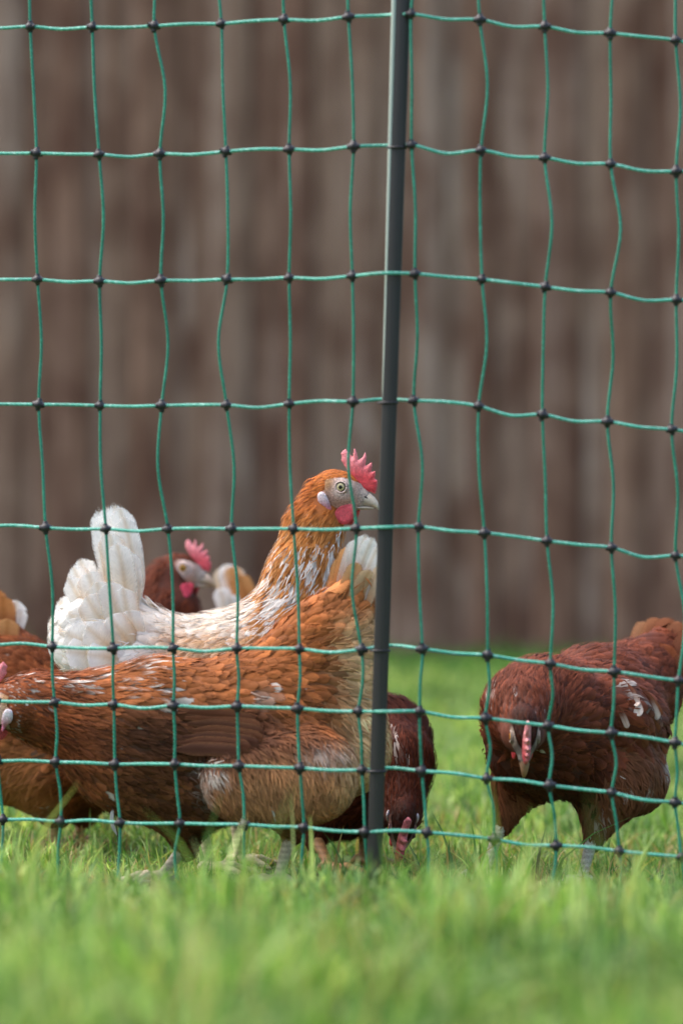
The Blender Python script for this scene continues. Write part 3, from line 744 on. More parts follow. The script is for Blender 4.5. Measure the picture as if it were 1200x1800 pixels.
# ------------------------------------------------------------------ hen A: brown hen closest to the net, facing left
def col_A(p, tg, rng, mode):
    q = pxy(p); x, y = q[:, 0], q[:, 1]; N = len(p); r = rng.random(N)
    n1 = vnoise(p*28); n2 = vnoise(p*70+9)
    rust = lin(172, 102, 54); deep = lin(126, 68, 38); tan = lin(230, 188, 138); dark = lin(78, 48, 36); white = lin(222, 212, 202); brown = lin(118, 72, 44)
    c = np.tile(rust, (N, 1))
    c = mixv(c, np.tile(brown, (N, 1)), sstep(1180, 1300, y)*sstep(600, 520, x))
    wing = sstep(1225, 1260, y)*sstep(1345, 1310, y)*sstep(180, 260, x)*sstep(490, 450, x)
    c = mixv(c, np.tile(dark, (N, 1)), wing*(0.35+0.5*n1))
    rear = sstep(560, 630, x-0.06*(y-1300))*sstep(1060, 1140, y)
    th = sstep(440, 560, x)*sstep(1280, 1330, y)
    thm = np.clip(1-np.hypot((x-500)/165, (y-1385)/88), 0, 1)*2.2; c = mixv(c, np.tile(lin(206, 148, 100), (N, 1)), np.clip(thm, 0, 1)*0.75*(tg == 'fluff')); c = mixv(c, np.tile(tan, (N, 1)), np.clip(rear, 0, 1))
    tl = sstep(1080, 980, y)*sstep(520, 560, x); c = mixv(c, np.tile(lin(204, 142, 88), (N, 1)), tl)
    neck = sstep(230, 60, x); c = mixv(c, np.tile(lin(140, 72, 38), (N, 1)), neck*0.8)
    c = c*(0.58+0.66*n2[:, None])*(0.60+0.80*vnoise(p*np.array([38., 38., 62.])+7)[:, None])
    ct = c*(1.0+0.55*rng.random((N, 1))**1.5)+0.006
    sp = (((x > 90) & (x < 290) & (y < 1200+0.12*x) & (r < 0.38)) | ((x < 90) & (x > 40) & (y < 1240) & (r < 0.12)) | (r < 0.004)) & (mode != 2)
    ct = np.where(sp[:, None], white, ct); c = np.where((sp & (r < 0.1))[:, None], white*0.8, c)
    wp = 0.75*np.exp(-((x-347-0.1*(y-1385))/11)**2-((y-1385)/28)**2)+0.8*np.exp(-((x-368)/18)**2-((y-1350)/11)**2)+0.9*np.exp(-((x-452)/14)**2-((y-1224)/10)**2)+0.5*np.exp(-((x-570)/40)**2-((y-1312)/16)**2)
    f_ = np.clip(wp*1.2*(0.45+0.75*r), 0, 0.9); c = mixv(c, np.tile(white*0.85, (N, 1)), f_); ct = mixv(ct, np.tile(white, (N, 1)), f_)
    ck = (x < 30) & (r < 0.5); ct = np.where(ck[:, None], white*0.8, ct)
    return np.clip(c, 0, 1), np.clip(ct, 0, 1)
YA = 4.83
rt = (1, 0, -0.10)
A_b = [bone((300, 1294, YA), 130, (470, 1296, YA), 146, 'body', (1, 0, -0.12), 0.72),
       bone((250, 1284, YA), 124, (60, 1244, YA-0.01), 58, 'neck', (1, 0, -0.28), 0.8),
       bone((60, 1244, YA-0.01), 58, (22, 1240, YA-0.015), 42, 'neck', (1, 0, -0.2), 0.65, 0.02),
       bone((220, 1330, YA), 100, (330, 1375, YA), 95, 'breast', (1, 0, -0.25), 0.8),
       bone((500, 1240, YA), 120, (580, 1130, YA), 80, 'body', (0.8, 0, 0.55), 0.6),
       bone((575, 1140, YA), 80, (628, 1045, YA), 34, 'rump', (0.42, 0, 1), 0.45),
       bone((560, 1290, YA), 100, (590, 1310, YA), 84, 'fluff', (0.6, 0, -0.8), 0.75),
       bone((600, 1180, YA), 62, (612, 1320, YA), 62, 'fluff', (0.5, 0, -0.9), 0.6),
       bone((430, 1372, YA-0.075), 76, (545, 1362, YA-0.068), 84, 'fluff', (0.25, 0, -1), 0.6, 0.014),
       bone((500, 1400, YA-0.05), 58, (512, 1462, YA-0.035), 20, 'fluff', (0.1, 0, -1), 0.8),
       bone((320, 1420, YA+0.03), 55, (326, 1492, YA+0.03), 18, 'fluff', (0, 0, -1), 0.9),
       bone((250, 1275, YA-0.056), 50, (440, 1288, YA-0.056), 46, 'wing', (1, 0, -0.16), 0.42, 0.015)]
tanc, wht = lin(206, 150, 96), lin(244, 240, 234)
A_t = []
for k, (bx, by, tx, ty, wd, dy, c1) in enumerate([(585, 1080, 606, 975, 34, 0.006, tanc*0.9), (592, 1075, 618, 955, 34, 0.003, tanc), (600, 1070, 632, 942, 34, 0.0, wht*0.9), (606, 1070, 645, 935, 34, -0.003, wht), (614, 1080, 657, 940, 32, -0.006, wht), (620, 1090, 667, 956, 32, -0.008, wht*0.92),
        (625, 1100, 672, 990, 34, -0.009, lin(226, 200, 170)), (598, 1080, 630, 985, 30, -0.008, lin(214, 168, 120)), (612, 1090, 652, 998, 32, -0.010, lin(222, 190, 150))]):
    A_t.append(((bx, by, YA+dy), (tx, ty, YA+dy*1.2), wd, lin(176, 116, 72), c1, 0.04, RNG.normal(0, 0.15), 'tail_feather', c1*0.92))
A_f = [((x0_, y0_), (x1_, y1_), w_, lin(*c_), lin(*c_)*1.15, lin(140, 94, 62)) for x0_, y0_, x1_, y1_, w_, c_ in [(300, 1318, 430, 1322, 26, (80, 50, 38)), (310, 1306, 448, 1314, 26, (92, 56, 40)), (320, 1296, 462, 1308, 26, (84, 52, 40)), (330, 1284, 470, 1300, 26, (100, 62, 42)), (330, 1272, 472, 1290, 26, (92, 58, 42)), (325, 1262, 466, 1280, 26, (108, 66, 44)), (320, 1252, 452, 1268, 26, (98, 60, 42))]]
make_hen('brown hen nearest the net, facing left, tan tail raised beside the post', 11, A_b, col_A, ((5, 1240, YA-0.02), (-0.88, 0.40, 0.10), (0.1, 0, 1), 1.0), A_t,
         [((512, 1462, YA-0.035), (488, 1562, YA-0.04), math.pi), ((326, 1488, YA+0.03), (282, 1548, YA+0.02), math.pi)], RED, dict(PAL, cheek=lin(190, 160, 140)), flights=A_f, fs=1.0, wisp=0.55)

# ------------------------------------------------------------------ hen B: white and gold hen with raised head, facing right
def col_B(p, tg, rng, mode):
    q = pxy(p); x, y = q[:, 0], q[:, 1]; N = len(p); r = rng.random(N)
    n1 = vnoise(p*60); n2 = vnoise(p*34+5); n3 = vnoise(p*np.array([150., 150., 60.])+2)
    gold = lin(192, 124, 62); white = lin(244, 240, 234); cream = lin(226, 200, 168); tan = lin(202, 152, 98)
    c = np.tile(gold, (N, 1)); ct = np.tile(lin(216, 160, 100), (N, 1))
    hd = sstep(930, 880, y); c = mixv(c, np.tile(lin(186, 104, 46), (N, 1)), hd); ct = mixv(ct, np.tile(lin(204, 128, 62), (N, 1)), hd)
    pw = np.clip(0.10+0.52*sstep(890, 1020, y)+0.15*sstep(1020, 1080, y), 0, 0.7)*(0.4+1.0*n1)
    wsel = (0.5*n3+0.5*r < 0.10+0.62*pw) & (y > 892)
    c = np.where(wsel[:, None], white*0.92, c); ct = np.where(wsel[:, None], white, ct)
    bk = sstep(470, 420, x)*sstep(1030, 1060, y)
    c = mixv(c, np.tile(lin(232, 220, 204), (N, 1)), bk); ct = mixv(ct, np.tile(white, (N, 1)), bk*(0.4+0.6*(r < 0.6)))
    lower = sstep(1095, 1130, y)*sstep(250, 330, x); c = mixv(c, np.tile(tan, (N, 1)), lower*0.8); ct = mixv(ct, np.tile(lin(222, 180, 130), (N, 1)), lower*0.6*(r < 0.75))
    rp = sstep(300, 240, x)
    c = mixv(c, np.tile(white*0.96, (N, 1)), rp); ct = mixv(ct, np.tile(white, (N, 1)), rp)
    edge = rp*(n2 > 0.52)*(r < 0.6); ct = mixv(ct, np.tile(lin(216, 178, 130), (N, 1)), edge*0.75)
    k = (0.92+0.16*n2)[:, None]
    return np.clip(c*k, 0, 1), np.clip(ct*k, 0, 1)
YB = 5.04
B_b = [bone((220, 1180, YB), 88, (430, 1190, YB), 112, 'body', (-1, 0, -0.05), 0.75),
       bone((430, 1190, YB), 112, (520, 1175, YB), 108, 'breast', (-0.9, 0, -0.3), 0.8),
       bone((505, 1120, YB), 88, (535, 1010, YB), 62, 'neck', (-0.45, 0, -1), 0.8),
       bone((535, 1010, YB), 62, (553, 930, YB), 49, 'neck', (-0.25, 0, -1), 0.7, 0.02),
       bone((550, 925, YB), 51, (568, 874, YB+0.006), 38, 'neck', (-0.5, 0, -1), 0.54, 0.014),
       bone((165, 1120, YB), 74, (235, 1150, YB), 84, 'rump', (-1, 0, 0.12), 0.8),
       bone((205, 1080, YB), 44, (200, 990, YB), 18, 'rump', (-0.12, 0, 1), 0.4),
       bone((280, 1240, YB), 90, (330, 1300, YB), 70, 'fluff', (-0.3, 0, -1), 0.8),
       bone((330, 1320, YB-0.04), 50, (345, 1420, YB-0.04), 20, 'fluff', (0, 0, -1), 0.9)]
wh = lin(248, 246, 242); cr = lin(232, 216, 190)
B_t = []
for (bx, by, tx, ty, wd, dy, rl, bd) in [(215, 1090, 172, 890, 48, 0.02, 0.2, -0.02), (218, 1090, 186, 884, 50, 0.012, 0.1, -0.03), (222, 1095, 198, 880, 50, 0.004, 0.0, -0.05), (226, 1095, 208, 884, 46, -0.004, -0.1, -0.06), (229, 1090, 216, 902, 42, -0.010, -0.15, -0.06),
        (212, 1095, 176, 912, 46, -0.014, 0.1, 0.0), (216, 1095, 190, 930, 48, -0.020, 0.0, -0.02), (222, 1090, 204, 950, 46, -0.026, -0.1, -0.04), (230, 1085, 226, 965, 36, -0.02, -0.2, -0.05),
        (200, 1110, 138, 978, 50, 0.010, 0.15, 0.04), (196, 1115, 126, 992, 46, 0.0, 0.1, 0.03), (200, 1110, 152, 1000, 52, -0.022, 0.1, 0.03), (190, 1120, 118, 1012, 40, -0.012, 0.1, 0.04),
        (190, 1130, 100, 1052, 60, 0.004, 0.0, 0.05), (180, 1140, 84, 1085, 62, 0.0, 0.0, 0.05), (180, 1150, 80, 1120, 60, -0.006, 0.0, 0.04), (185, 1150, 92, 1152, 56, -0.008, 0.0, 0.02), (195, 1140, 118, 1072, 60, -0.030, 0.0, 0.05),
        (195, 1150, 112, 1110, 62, -0.040, 0.0, 0.04), (195, 1155, 112, 1145, 58, -0.044, 0.0, 0.0), (205, 1120, 150, 1045, 56, -0.036, 0.0, 0.04), (205, 1110, 168, 1020, 52, -0.034, 0.0, 0.02), (215, 1120, 190, 1020, 50, -0.036, 0.0, 0.0),
        (225, 1120, 215, 1030, 46, -0.034, 0.0, -0.03), (215, 1150, 150, 1100, 58, -0.052, 0.0, 0.03), (215, 1160, 150, 1150, 56, -0.054, 0.0, 0.0), (235, 1140, 190, 1080, 52, -0.050, 0.0, 0.02), (240, 1130, 225, 1070, 44, -0.044, 0.0, 0.0)]:
    e_ = lin(212, 166, 114) if RNG.random() < 0.5 and ty > 920 else wh
    B_t.append(((bx, by, YB+dy), (tx, ty, YB+dy*1.2), wd, cr, wh*RNG.uniform(0.94, 1.0), bd, rl+RNG.normal(0, 0.12), 'tail_feather', e_))
make_hen('white and golden speckled hen with raised head and tall white tail, facing right', 12, B_b, col_B, ((600, 862, YB), (1, -0.30, 0.0), (0, 0, 1), 1.0), B_t,
         [((345, 1415, YB-0.04), (372, 1520, YB-0.04), 0.0), ((400, 1300, YB+0.05), (420, 1515, YB+0.05), 0.0)], RED, PAL, vox=0.004)

# ------------------------------------------------------------------ dark red hens
def col_red(base, tipc, white_spots, wp=0.0, var=0.5, head_k=1.0, thigh=None):
    def f(p, tg, rng, mode):
        q = pxy(p); x, y = q[:, 0], q[:, 1]; N = len(p); r = rng.random(N); n2 = vnoise(p*60+3); n1 = vnoise(p*22)
        c = np.tile(base, (N, 1))*(1-var/2+var*n2[:, None])*(0.85+0.3*n1[:, None]); ct = np.tile(tipc, (N, 1))*(1-var/2+var*n2[:, None])
        fw = np.zeros(N)
        for (cx, cy, sx, sy, a_) in white_spots: fw += a_*np.exp(-((x-cx)/sx)**2-((y-cy)/sy)**2)
        if thigh is not None:
            tm = (tg == 'fluff')[:, None]*0.75; c = c*(1-tm)+thigh*tm; ct = ct*(1-tm)+thigh*1.2*tm; bm = (tg == 'breast')[:, None]; c = np.where(bm, c*0.6, c); ct = np.where(bm, ct*0.6, ct)  # breast: darker pigment plus shade put into the colour
        w_ = np.tile(lin(224, 212, 202), (N, 1)); fm = sstep(0.25, 0.95, fw+0.35*(r-0.5)); fm = np.where((rng.random(N) < wp) & (mode != 2), 0.9, fm)
        ct = mixv(ct, w_, fm); c = mixv(c, w_*0.85, fm*0.7)
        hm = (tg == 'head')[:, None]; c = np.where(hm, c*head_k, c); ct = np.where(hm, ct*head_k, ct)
        return np.clip(c, 0, 1), np.clip(ct, 0, 1)
    return f
# C: head and neck between the white tail and the white hen's neck
YC = 5.52
make_hen('dark red hen peering over the back of the white hen, head and neck showing', 13,
         [bone((292, 1018, YC), 36, (292, 1085, YC), 52, 'neck', (-0.15, 0, -1), 0.9), bone((292, 1085, YC), 55, (255, 1190, YC+0.06), 100, 'neck', (-0.2, 0.2, -1), 0.9),
          bone((255, 1210, YC+0.06), 105, (190, 1240, YC+0.22), 100, 'body', (-0.5, 0.8, 0), 0.9), bone((200, 1190, YC+0.24), 70, (160, 1120, YC+0.34), 30, 'rump', (-0.4, 0.8, 0.6), 0.6),
          bone((230, 1290, YC+0.12), 70, (240, 1380, YC+0.12), 22, 'fluff', (0, 0, -1), 1)],
         col_red(lin(98, 46, 27), lin(122, 60, 34), []), ((322, 1003, YC), (1, -0.25, -0.02), (0, 0, 1), 0.92), [],
         [((215, 1385, YC+0.12), (215, 1470, YC+0.12), 0.0), ((265, 1385, YC+0.16), (268, 1470, YC+0.16), 0.0)], (lin(222, 84, 96), lin(238, 150, 158)), dict(PAL, lean=0.05, face=lin(224, 200, 192), ear=lin(120, 60, 34), cheek=lin(200, 160, 144), iris=(180, 130, 30), beak0=lin(200, 190, 180), beak1=lin(176, 128, 70), wattle=lin(216, 66, 88)), low=True, combs=0.86)
# D: only the tail shows
YD = 5.66
D_t = [((420, 1090, YD), (384, 994, YD), 34, lin(200, 140, 84), lin(226, 206, 176), 0.02, 0.1, 'tail_feather', None), ((425, 1090, YD-0.005), (394, 988, YD), 38, lin(210, 170, 126), wh*0.95, 0.0, 0.0, 'tail_feather', wh), ((430, 1085, YD-0.010), (404, 992, YD-0.01), 40, lin(205, 150, 96), lin(214, 160, 106), -0.03, 0, 'tail_feather', wh), ((440, 1085, YD-0.014), (416, 1008, YD-0.014), 42, lin(196, 126, 70), lin(208, 150, 94), -0.05, -0.1, 'tail_feather', None), ((415, 1100, YD-0.02), (384, 1030, YD-0.02), 34, cr, wh, 0.03, 0, 'tail_feather', wh), ((425, 1100, YD-0.02), (400, 1045, YD-0.02), 36, cr, wh*0.9, 0.03, 0, 'tail_feather', None)]
make_hen('tan hen hidden behind the white hen, only its small white and tan tail showing', 14,
         [bone((450, 1180, YD), 76, (560, 1200, YD), 88, 'body', (-1, 0, 0), 0.8), bone((440, 1140, YD), 55, (415, 1075, YD), 22, 'rump', (-0.4, 0, 1), 0.5), bone((580, 1190, YD), 70, (640, 1250, YD), 40, 'neck', (-1, 0, 0.3), 0.8), bone((640, 1250, YD), 40, (652, 1330, YD), 32, 'neck', (-0.2, 0, 1), 0.8),
          bone((490, 1270, YD), 60, (500, 1370, YD), 20, 'fluff', (0, 0, -1), 1)],
         col_red(lin(190, 120, 66), lin(206, 140, 84), [], 0.05), ((648, 1372, YD), (0.3, -0.1, -1), (1, 0, 0.3), 0.85), D_t,
         [((490, 1370, YD), (490, 1455, YD), 0.0), ((520, 1370, YD+0.05), (525, 1450, YD+0.05), 0.0)], RED, PAL, low=True, vox=0.0055)
# E: hen at the left edge, tail up, head down behind the nearest hen
YE = 5.30
def col_E(p, tg, rng, mode):
    c, ct = col_red(lin(122, 66, 36), lin(148, 84, 48), [(24, 1066, 16, 22, 1.2)], 0.01)(p, tg, rng, mode)
    q = pxy(p); low_ = sstep(1270, 1330, q[:, 1])*sstep(130, 60, q[:, 0]); t_ = np.tile(lin(170, 112, 68), (len(p), 1)); return mixv(c, t_, low_*0.8), mixv(ct, t_*1.15, low_*0.8)
E_t = [((-5, 1140, YE), (-38, 1010, YE), 50, lin(140, 84, 50), lin(190, 120, 66), 0, 0, 'tail_feather', None), ((0, 1140, YE), (-14, 1030, YE-0.01), 48, lin(140, 84, 50), lin(200, 136, 82), 0, 0, 'tail_feather', None), ((5, 1140, YE-0.01), (4, 1044, YE-0.02), 44, lin(140, 84, 50), lin(196, 132, 80), -0.03, 0, 'tail_feather', None),
       ((10, 1130, YE+0.01), (30, 1052, YE+0.01), 40, wh*0.9, wh, -0.05, 0, 'tail_feather', wh), ((12, 1130, YE+0.01), (38, 1066, YE+0.01), 32, wh*0.9, wh, -0.05, 0, 'tail_feather', wh), ((5, 1150, YE-0.03), (14, 1085, YE-0.03), 44, lin(140, 84, 50), lin(206, 150, 98), -0.03, 0, 'tail_feather', None)]
make_hen('brown hen cut off by the left edge, white tuft on rump, behind the white tail', 15,
         [bone((-10, 1240, YE), 112, (110, 1300, YE), 122, 'body', (-1, 0, 0.35), 0.8), bone((-5, 1180, YE), 70, (-10, 1100, YE), 34, 'rump', (-0.1, 0, 1), 0.5), bone((30, 1200, YE-0.02), 80, (70, 1240, YE-0.03), 84, 'body', (-0.8, 0, 0.45), 0.8),
          bone((150, 1330, YE), 96, (230, 1350, YE), 60, 'neck', (-1, 0, 0.2), 0.8), bone((230, 1350, YE), 50, (300, 1390, YE), 34, 'neck', (-1, 0, 0.5), 0.8),
          bone((-20, 1330, YE-0.03), 78, (60, 1350, YE-0.03), 70, 'fluff', (-0.2, 0, -1), 0.8), bone((90, 1370, YE-0.03), 60, (100, 1432, YE-0.03), 20, 'fluff', (0, 0, -1), 0.9), bone((150, 1380, YE+0.03), 50, (150, 1430, YE+0.03), 22, 'fluff', (0.2, 0, -1), 0.9)],
         col_E, ((318, 1400, YE), (0.5, -0.1, -1), (1, 0, 0.4), 0.85), E_t, [((98, 1432, YE-0.03), (92, 1505, YE-0.03), 0.0), ((148, 1430, YE+0.03), (135, 1500, YE+0.03), 0.0)], RED, PAL, low=True, vox=0.005, leg_c=lin(196, 150, 100))
# F: pecking hen beside the post
YF = 5.02
make_hen('dark red hen pecking in the grass right beside the dark post, head down', 16,
         [bone((605, 1350, YF+0.12), 98, (672, 1312, YF+0.04), 80, 'body', (-0.8, 0.6, 0), 0.9), bone((676, 1300, YF+0.02), 72, (704, 1340, YF-0.05), 50, 'neck', (-0.25, 0.3, 1), 0.9),
          bone((704, 1340, YF-0.05), 49, (708, 1430, YF-0.10), 38, 'neck', (-0.05, 0.15, 1), 0.9), bone((600, 1400, YF+0.08), 78, (640, 1400, YF+0.05), 66, 'breast', (-0.6, 0.4, -0.5), 0.9),
          bone((570, 1430, YF+0.04), 45, (556, 1478, YF+0.02), 17, 'fluff', (0, 0, -1), 0.9), bone((570, 1300, YF+0.2), 60, (560, 1240, YF+0.26), 26, 'rump', (-0.5, 0.5, 1), 0.6)],
         col_red(lin(88, 42, 28), lin(112, 56, 36), [(692, 1300, 6, 11, 0.9), (684, 1330, 4, 16, 0.75), (696, 1338, 3, 18, 0.75), (708, 1345, 3, 16, 0.75), (718, 1350, 3, 14, 0.7), (702, 1322, 3, 12, 0.7)], 0.0, 0.5, 0.6), ((706, 1456, YF-0.13), (-0.10, -0.36, -1), (0.09, -1, 0.35), 0.88), [],
         [((556, 1476, YF+0.02), (580, 1550, YF-0.04), -0.6), ((640, 1450, YF+0.1), (640, 1530, YF+0.08), -0.6)], (lin(178, 56, 70), lin(206, 112, 122)), dict(PAL_D, face=lin(120, 84, 84), thick=9.0), leg_c=lin(190, 140, 92), combs=1.1)
# G: hen on the right, coming towards the net with lowered head
YG = 5.0
G_t = [((1110, 1190, YG+0.18), (1140, 1092, YG+0.24), 46, lin(110, 62, 42), lin(184, 130, 92), 0.03, 0.3, 'tail_feather', lin(190, 130, 86)), ((1125, 1190, YG+0.18), (1160, 1084, YG+0.24), 50, lin(110, 62, 42), lin(164, 104, 70), 0.0, 0.2, 'tail_feather', lin(196, 140, 96)), ((1135, 1195, YG+0.17), (1182, 1084, YG+0.22), 54, lin(110, 62, 42), lin(150, 92, 62), -0.02, 0, 'tail_feather', None), ((1145, 1200, YG+0.16), (1205, 1092, YG+0.2), 56, lin(110, 62, 42), lin(150, 94, 64), -0.03, 0, 'tail_feather', None),
       ((1150, 1205, YG+0.15), (1225, 1110, YG+0.18), 56, lin(110, 62, 42), lin(140, 84, 58), -0.03, 0, 'tail_feather', None), ((1150, 1215, YG+0.13), (1235, 1145, YG+0.15), 54, lin(110, 62, 42), lin(130, 78, 54), -0.02, 0, 'tail_feather', None), ((1110, 1200, YG+0.14), (1150, 1120, YG+0.17), 50, lin(130, 70, 44), lin(150, 86, 54), 0.02, 0.1, 'tail_feather', None), ((1125, 1215, YG+0.12), (1185, 1135, YG+0.15), 54, lin(130, 70, 44), lin(150, 84, 52), 0, 0, 'tail_feather', None)]
make_hen('dark chestnut hen on the right walking towards the net with lowered head', 17,
         [bone((965, 1270, YG-0.06), 104, (1055, 1262, YG+0.06), 112, 'body', (0.8, 0.6, 0.12), 0.95), bone((1040, 1235, YG+0.07), 98, (1115, 1215, YG+0.15), 80, 'body', (0.8, 0.5, 0.3), 0.85), bone((1115, 1205, YG+0.15), 72, (1165, 1140, YG+0.2), 34, 'rump', (0.6, 0.4, 1), 0.7),
          bone((925, 1248, YG-0.11), 80, (950, 1250, YG-0.07), 92, 'neck', (0.15, 0.5, 1), 0.95), bone((920, 1262, YG-0.17), 62, (918, 1290, YG-0.22), 40, 'neck', (0.0, 0.3, 1), 0.95), bone((925, 1318, YG-0.10), 72, (985, 1326, YG-0.05), 80, 'breast', (0.3, 0.3, -1), 0.9, 0.025),
          bone((1070, 1350, YG-0.02), 80, (1108, 1368, YG+0.03), 66, 'fluff', (0.3, 0.3, -1), 0.9, 0.02), bone((1066, 1400, YG-0.03), 54, (1042, 1476, YG-0.04), 17, 'fluff', (-0.15, 0, -1), 0.9), bone((908, 1382, YG-0.04), 46, (884, 1450, YG-0.04), 15, 'fluff', (-0.1, 0, -1), 0.9),
          bone((1075, 1260, YG-0.04), 70, (1110, 1285, YG+0.04), 66, 'wing', (0.55, 0.5, -0.35), 0.8, 0.02)],
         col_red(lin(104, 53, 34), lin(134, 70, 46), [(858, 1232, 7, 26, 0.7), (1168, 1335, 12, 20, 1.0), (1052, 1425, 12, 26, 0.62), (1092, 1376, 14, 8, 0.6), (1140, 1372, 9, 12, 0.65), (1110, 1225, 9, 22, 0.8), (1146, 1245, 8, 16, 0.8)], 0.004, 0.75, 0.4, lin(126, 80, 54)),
         ((921, 1292, YG-0.235), (0.02, -0.50, -0.86), (0.07, -0.86, 0.5), 0.92), G_t, [((884, 1442, YG-0.04), (850, 1510, YG-0.06), -2.2), ((1042, 1468, YG-0.04), (1022, 1558, YG-0.06), -1.8)],
         (lin(196, 78, 84), lin(220, 150, 152)), dict(PAL_D, cheek=lin(60, 38, 34), face=lin(170, 150, 136), cere=lin(150, 136, 130), lean=-0.3, thick=7.5), combs=0.9, leg_c=lin(200, 192, 172), fs=1.3, wisp=0.6,
         flights=[((x0_, y0_), (x1_, y1_), w_, lin(104, 58, 40), lin(*c_), lin(150, 100, 70)) for x0_, y0_, x1_, y1_, w_, c_ in [(1085, 1262, 1140, 1316, 20, (130, 78, 50)), (1098, 1246, 1152, 1304, 20, (120, 70, 46)), (1106, 1232, 1160, 1290, 20, (140, 84, 56)), (1096, 1196, 1126, 1262, 20, (226, 214, 204)), (1102, 1190, 1120, 1244, 15, (216, 200, 190)), (1130, 1216, 1156, 1268, 21, (222, 208, 198)), (1085, 1240, 1104, 1282, 12, (200, 180, 166)), (1112, 1200, 1164, 1262, 18, (130, 76, 50))]])

# ------------------------------------------------------------------ loose feather lying in the grass
lf = empty('loose_feather', P(205, 1500, 4.78)); tag(lf, 'small white loose feather with dark quill caught upright in the grass', 'feather')
lfo = np.array(lf.location)
tail_feather(np.random.default_rng(2), lf, lfo, (207, 1470, 4.78), (198, 1422, 4.78), 7, wh*0.5, wh*0.7, 0.12, 0.3, 'vane')
tube_obj('quill', [P(209, 1500, 4.78), P(207, 1470, 4.779), P(203, 1440, 4.779), P(196, 1418, 4.779)], [0.0008, 0.0007, 0.0005, 0.0002], M_DARK, lf, lfo, 5)

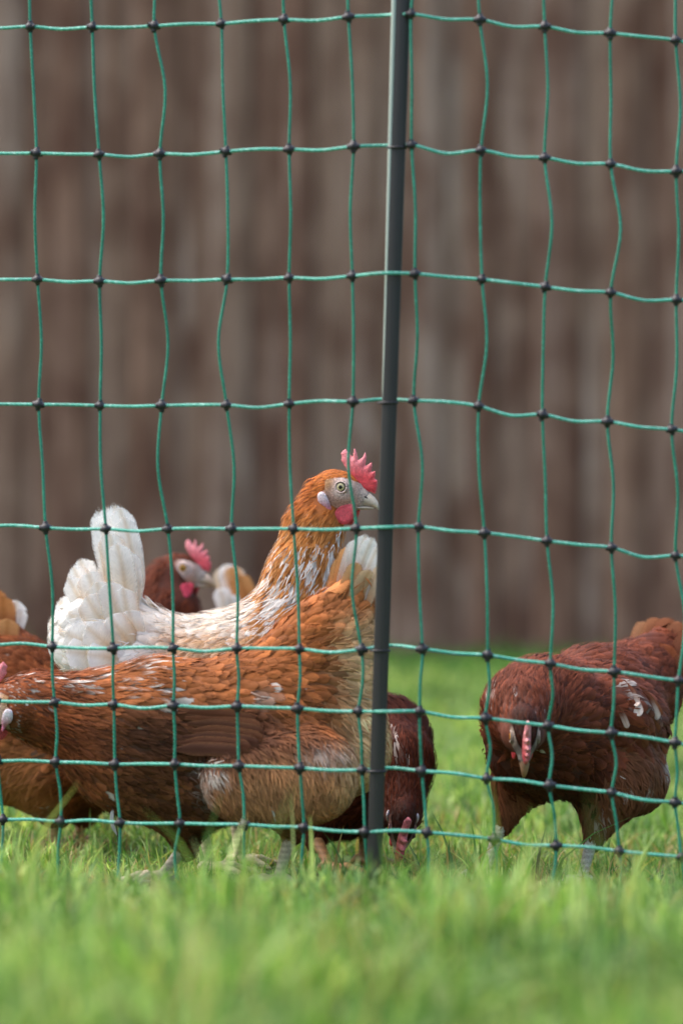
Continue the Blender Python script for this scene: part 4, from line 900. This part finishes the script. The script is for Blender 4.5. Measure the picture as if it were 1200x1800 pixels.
# ------------------------------------------------------------------ grass
def mat_grass():
    m, n, l, b = new_mat('grass_blade')
    at = n.new('ShaderNodeVertexColor'); at.layer_name = 'col'
    l.new(at.outputs[0], b.inputs['Base Color']); setp(b, Roughness=0.5); b.inputs['Specular IOR Level'].default_value = 0.35
    tr = n.new('ShaderNodeBsdfTranslucent')
    l.new(mixc(n, l, 1.0, at.outputs[0], (1.25, 1.25, 0.7, 1), 'MULTIPLY'), tr.inputs[0])
    mx = n.new('ShaderNodeMixShader'); mx.inputs[0].default_value = 0.42; l.new(b.outputs[0], mx.inputs[1]); l.new(tr.outputs[0], mx.inputs[2]); l.new(mx.outputs[0], n['Material Output'].inputs[0]); return m
M_GRASS = mat_grass()
def grass(name, rng, x0, x1, y0, y1, dens, hmin, hmax, wd, tall=0.03, dry=0.06, label='', tone=1.0):
    N = int((y1-y0)*0.5*((x1(y0)-x0(y0))+(x1(y1)-x0(y1)))*dens)
    y = rng.uniform(y0, y1, N); x = x0(y)+(x1(y)-x0(y))*rng.random(N)
    cl = vnoise(np.stack([x*9, y*9, 0*x], 1)); cl2 = vnoise(np.stack([x*30, y*30, 0*x+4], 1))
    bare = sstep(0.62, 0.74, vnoise(np.stack([x*7+11, y*4, 0*x+6], 1)))*np.exp(-((y-4.95)/0.35)**2)*0.75
    keep = rng.random(N) < (0.45+0.9*cl2*cl)*(1-bare); x, y, cl, cl2 = x[keep], y[keep], cl[keep], cl2[keep]; N = len(x)
    h = rng.uniform(hmin, hmax, N)*(0.3+1.2*cl*(0.6+0.8*cl2))*(1-0.52*np.exp(-((y-4.72)/0.42)**2))*(0.7+0.6*vnoise(np.stack([x*6, y*6, 0*x+2], 1))); tl = rng.random(N) < tall; h = np.where(tl, h*rng.uniform(1.3, 1.9, N), h)
    th = rng.uniform(0, 2*np.pi, N); lean = np.abs(rng.normal(0.6, 0.5, N)); lean = np.where(tl, lean*0.5, lean)
    dv = np.stack([np.cos(th), np.sin(th), 0*th], 1)*lean[:, None]
    fa = rng.uniform(0, 2*np.pi, N); sv = np.stack([np.cos(fa), np.sin(fa), 0*fa], 1)
    wdt = wd*rng.uniform(0.6, 1.3, N)
    ts = np.array([0, .35, .7, 1.0]); V = np.zeros((N, 4, 2, 3)); C = np.zeros((N, 4, 2, 3))
    root = np.stack([x, y, zg(x, y)-0.004], 1)
    g1, g2, g3 = lin(106, 146, 66), lin(158, 182, 116), lin(80, 120, 66); r = rng.random(N)[:, None]
    base = np.where(r < 0.45, g1, np.where(r < 0.8, g2, g3))*rng.uniform(0.55, 1.3, (N, 1))
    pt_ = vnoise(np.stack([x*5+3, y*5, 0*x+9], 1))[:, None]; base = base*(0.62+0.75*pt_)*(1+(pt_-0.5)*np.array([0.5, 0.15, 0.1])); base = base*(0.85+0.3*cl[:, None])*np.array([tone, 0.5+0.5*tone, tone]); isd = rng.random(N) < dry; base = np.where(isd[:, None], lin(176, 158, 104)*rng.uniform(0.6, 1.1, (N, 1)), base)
    for i_, t in enumerate(ts):
        q = root+dv*(h*t**1.8)[:, None]+np.stack([0*h, 0*h, h*(t-0.28*lean*t*t)], 1)
        ww = wdt*(1-t**2.2)*0.5+0.00015
        V[:, i_, 0] = q-sv*ww[:, None]; V[:, i_, 1] = q+sv*ww[:, None]
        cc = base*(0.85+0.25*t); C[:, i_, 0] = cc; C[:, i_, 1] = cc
    idx = np.arange(N*8).reshape(N, 4, 2)
    Q = np.stack([idx[:, :-1, 0], idx[:, :-1, 1], idx[:, 1:, 1], idx[:, 1:, 0]], -1).reshape(-1, 4)
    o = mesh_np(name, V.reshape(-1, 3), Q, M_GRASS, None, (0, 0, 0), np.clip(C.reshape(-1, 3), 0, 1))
    tag(o, label, 'grass', kind='stuff')
gr = np.random.default_rng(21)
hw = lambda k: (lambda y: -0.09*y*k-0.25, lambda y: 0.09*y*k+0.25)
a_, b_ = hw(1.1); grass('grass', gr, a_, b_, 2.7, 4.55, 22000, 0.026, 0.088, 0.0054, 0.035, 0.08, 'lush blurred green grass in the foreground before the net')
grass('grass', gr, a_, b_, 4.55, 5.7, 18000, 0.016, 0.050, 0.0036, 0.04, 0.20, 'short green grass with dry straws around the feet of the hens')
grass('grass', gr, lambda y: -3.3+0*y, lambda y: 3.3+0*y, 10.1, 11.66, 4200, 0.02, 0.055, 0.010, 0.02, 0.02, 'green tufts along the foot of the plank fence, its shade put into their colour', 0.3)  # low tone darkens this band to stand for the fence's shade
a_, b_ = hw(1.3); grass('grass', gr, a_, b_, 5.7, 10.9, 5000, 0.025, 0.055, 0.006, 0.02, 0.05, 'open green lawn between the hens and the plank fence')

a_, b_ = hw(1.1); grass('grass', gr, a_, b_, 4.35, 4.95, 420, 0.06, 0.13, 0.0040, 0.0, 0.30, 'single long blades and pale straws standing along the net')
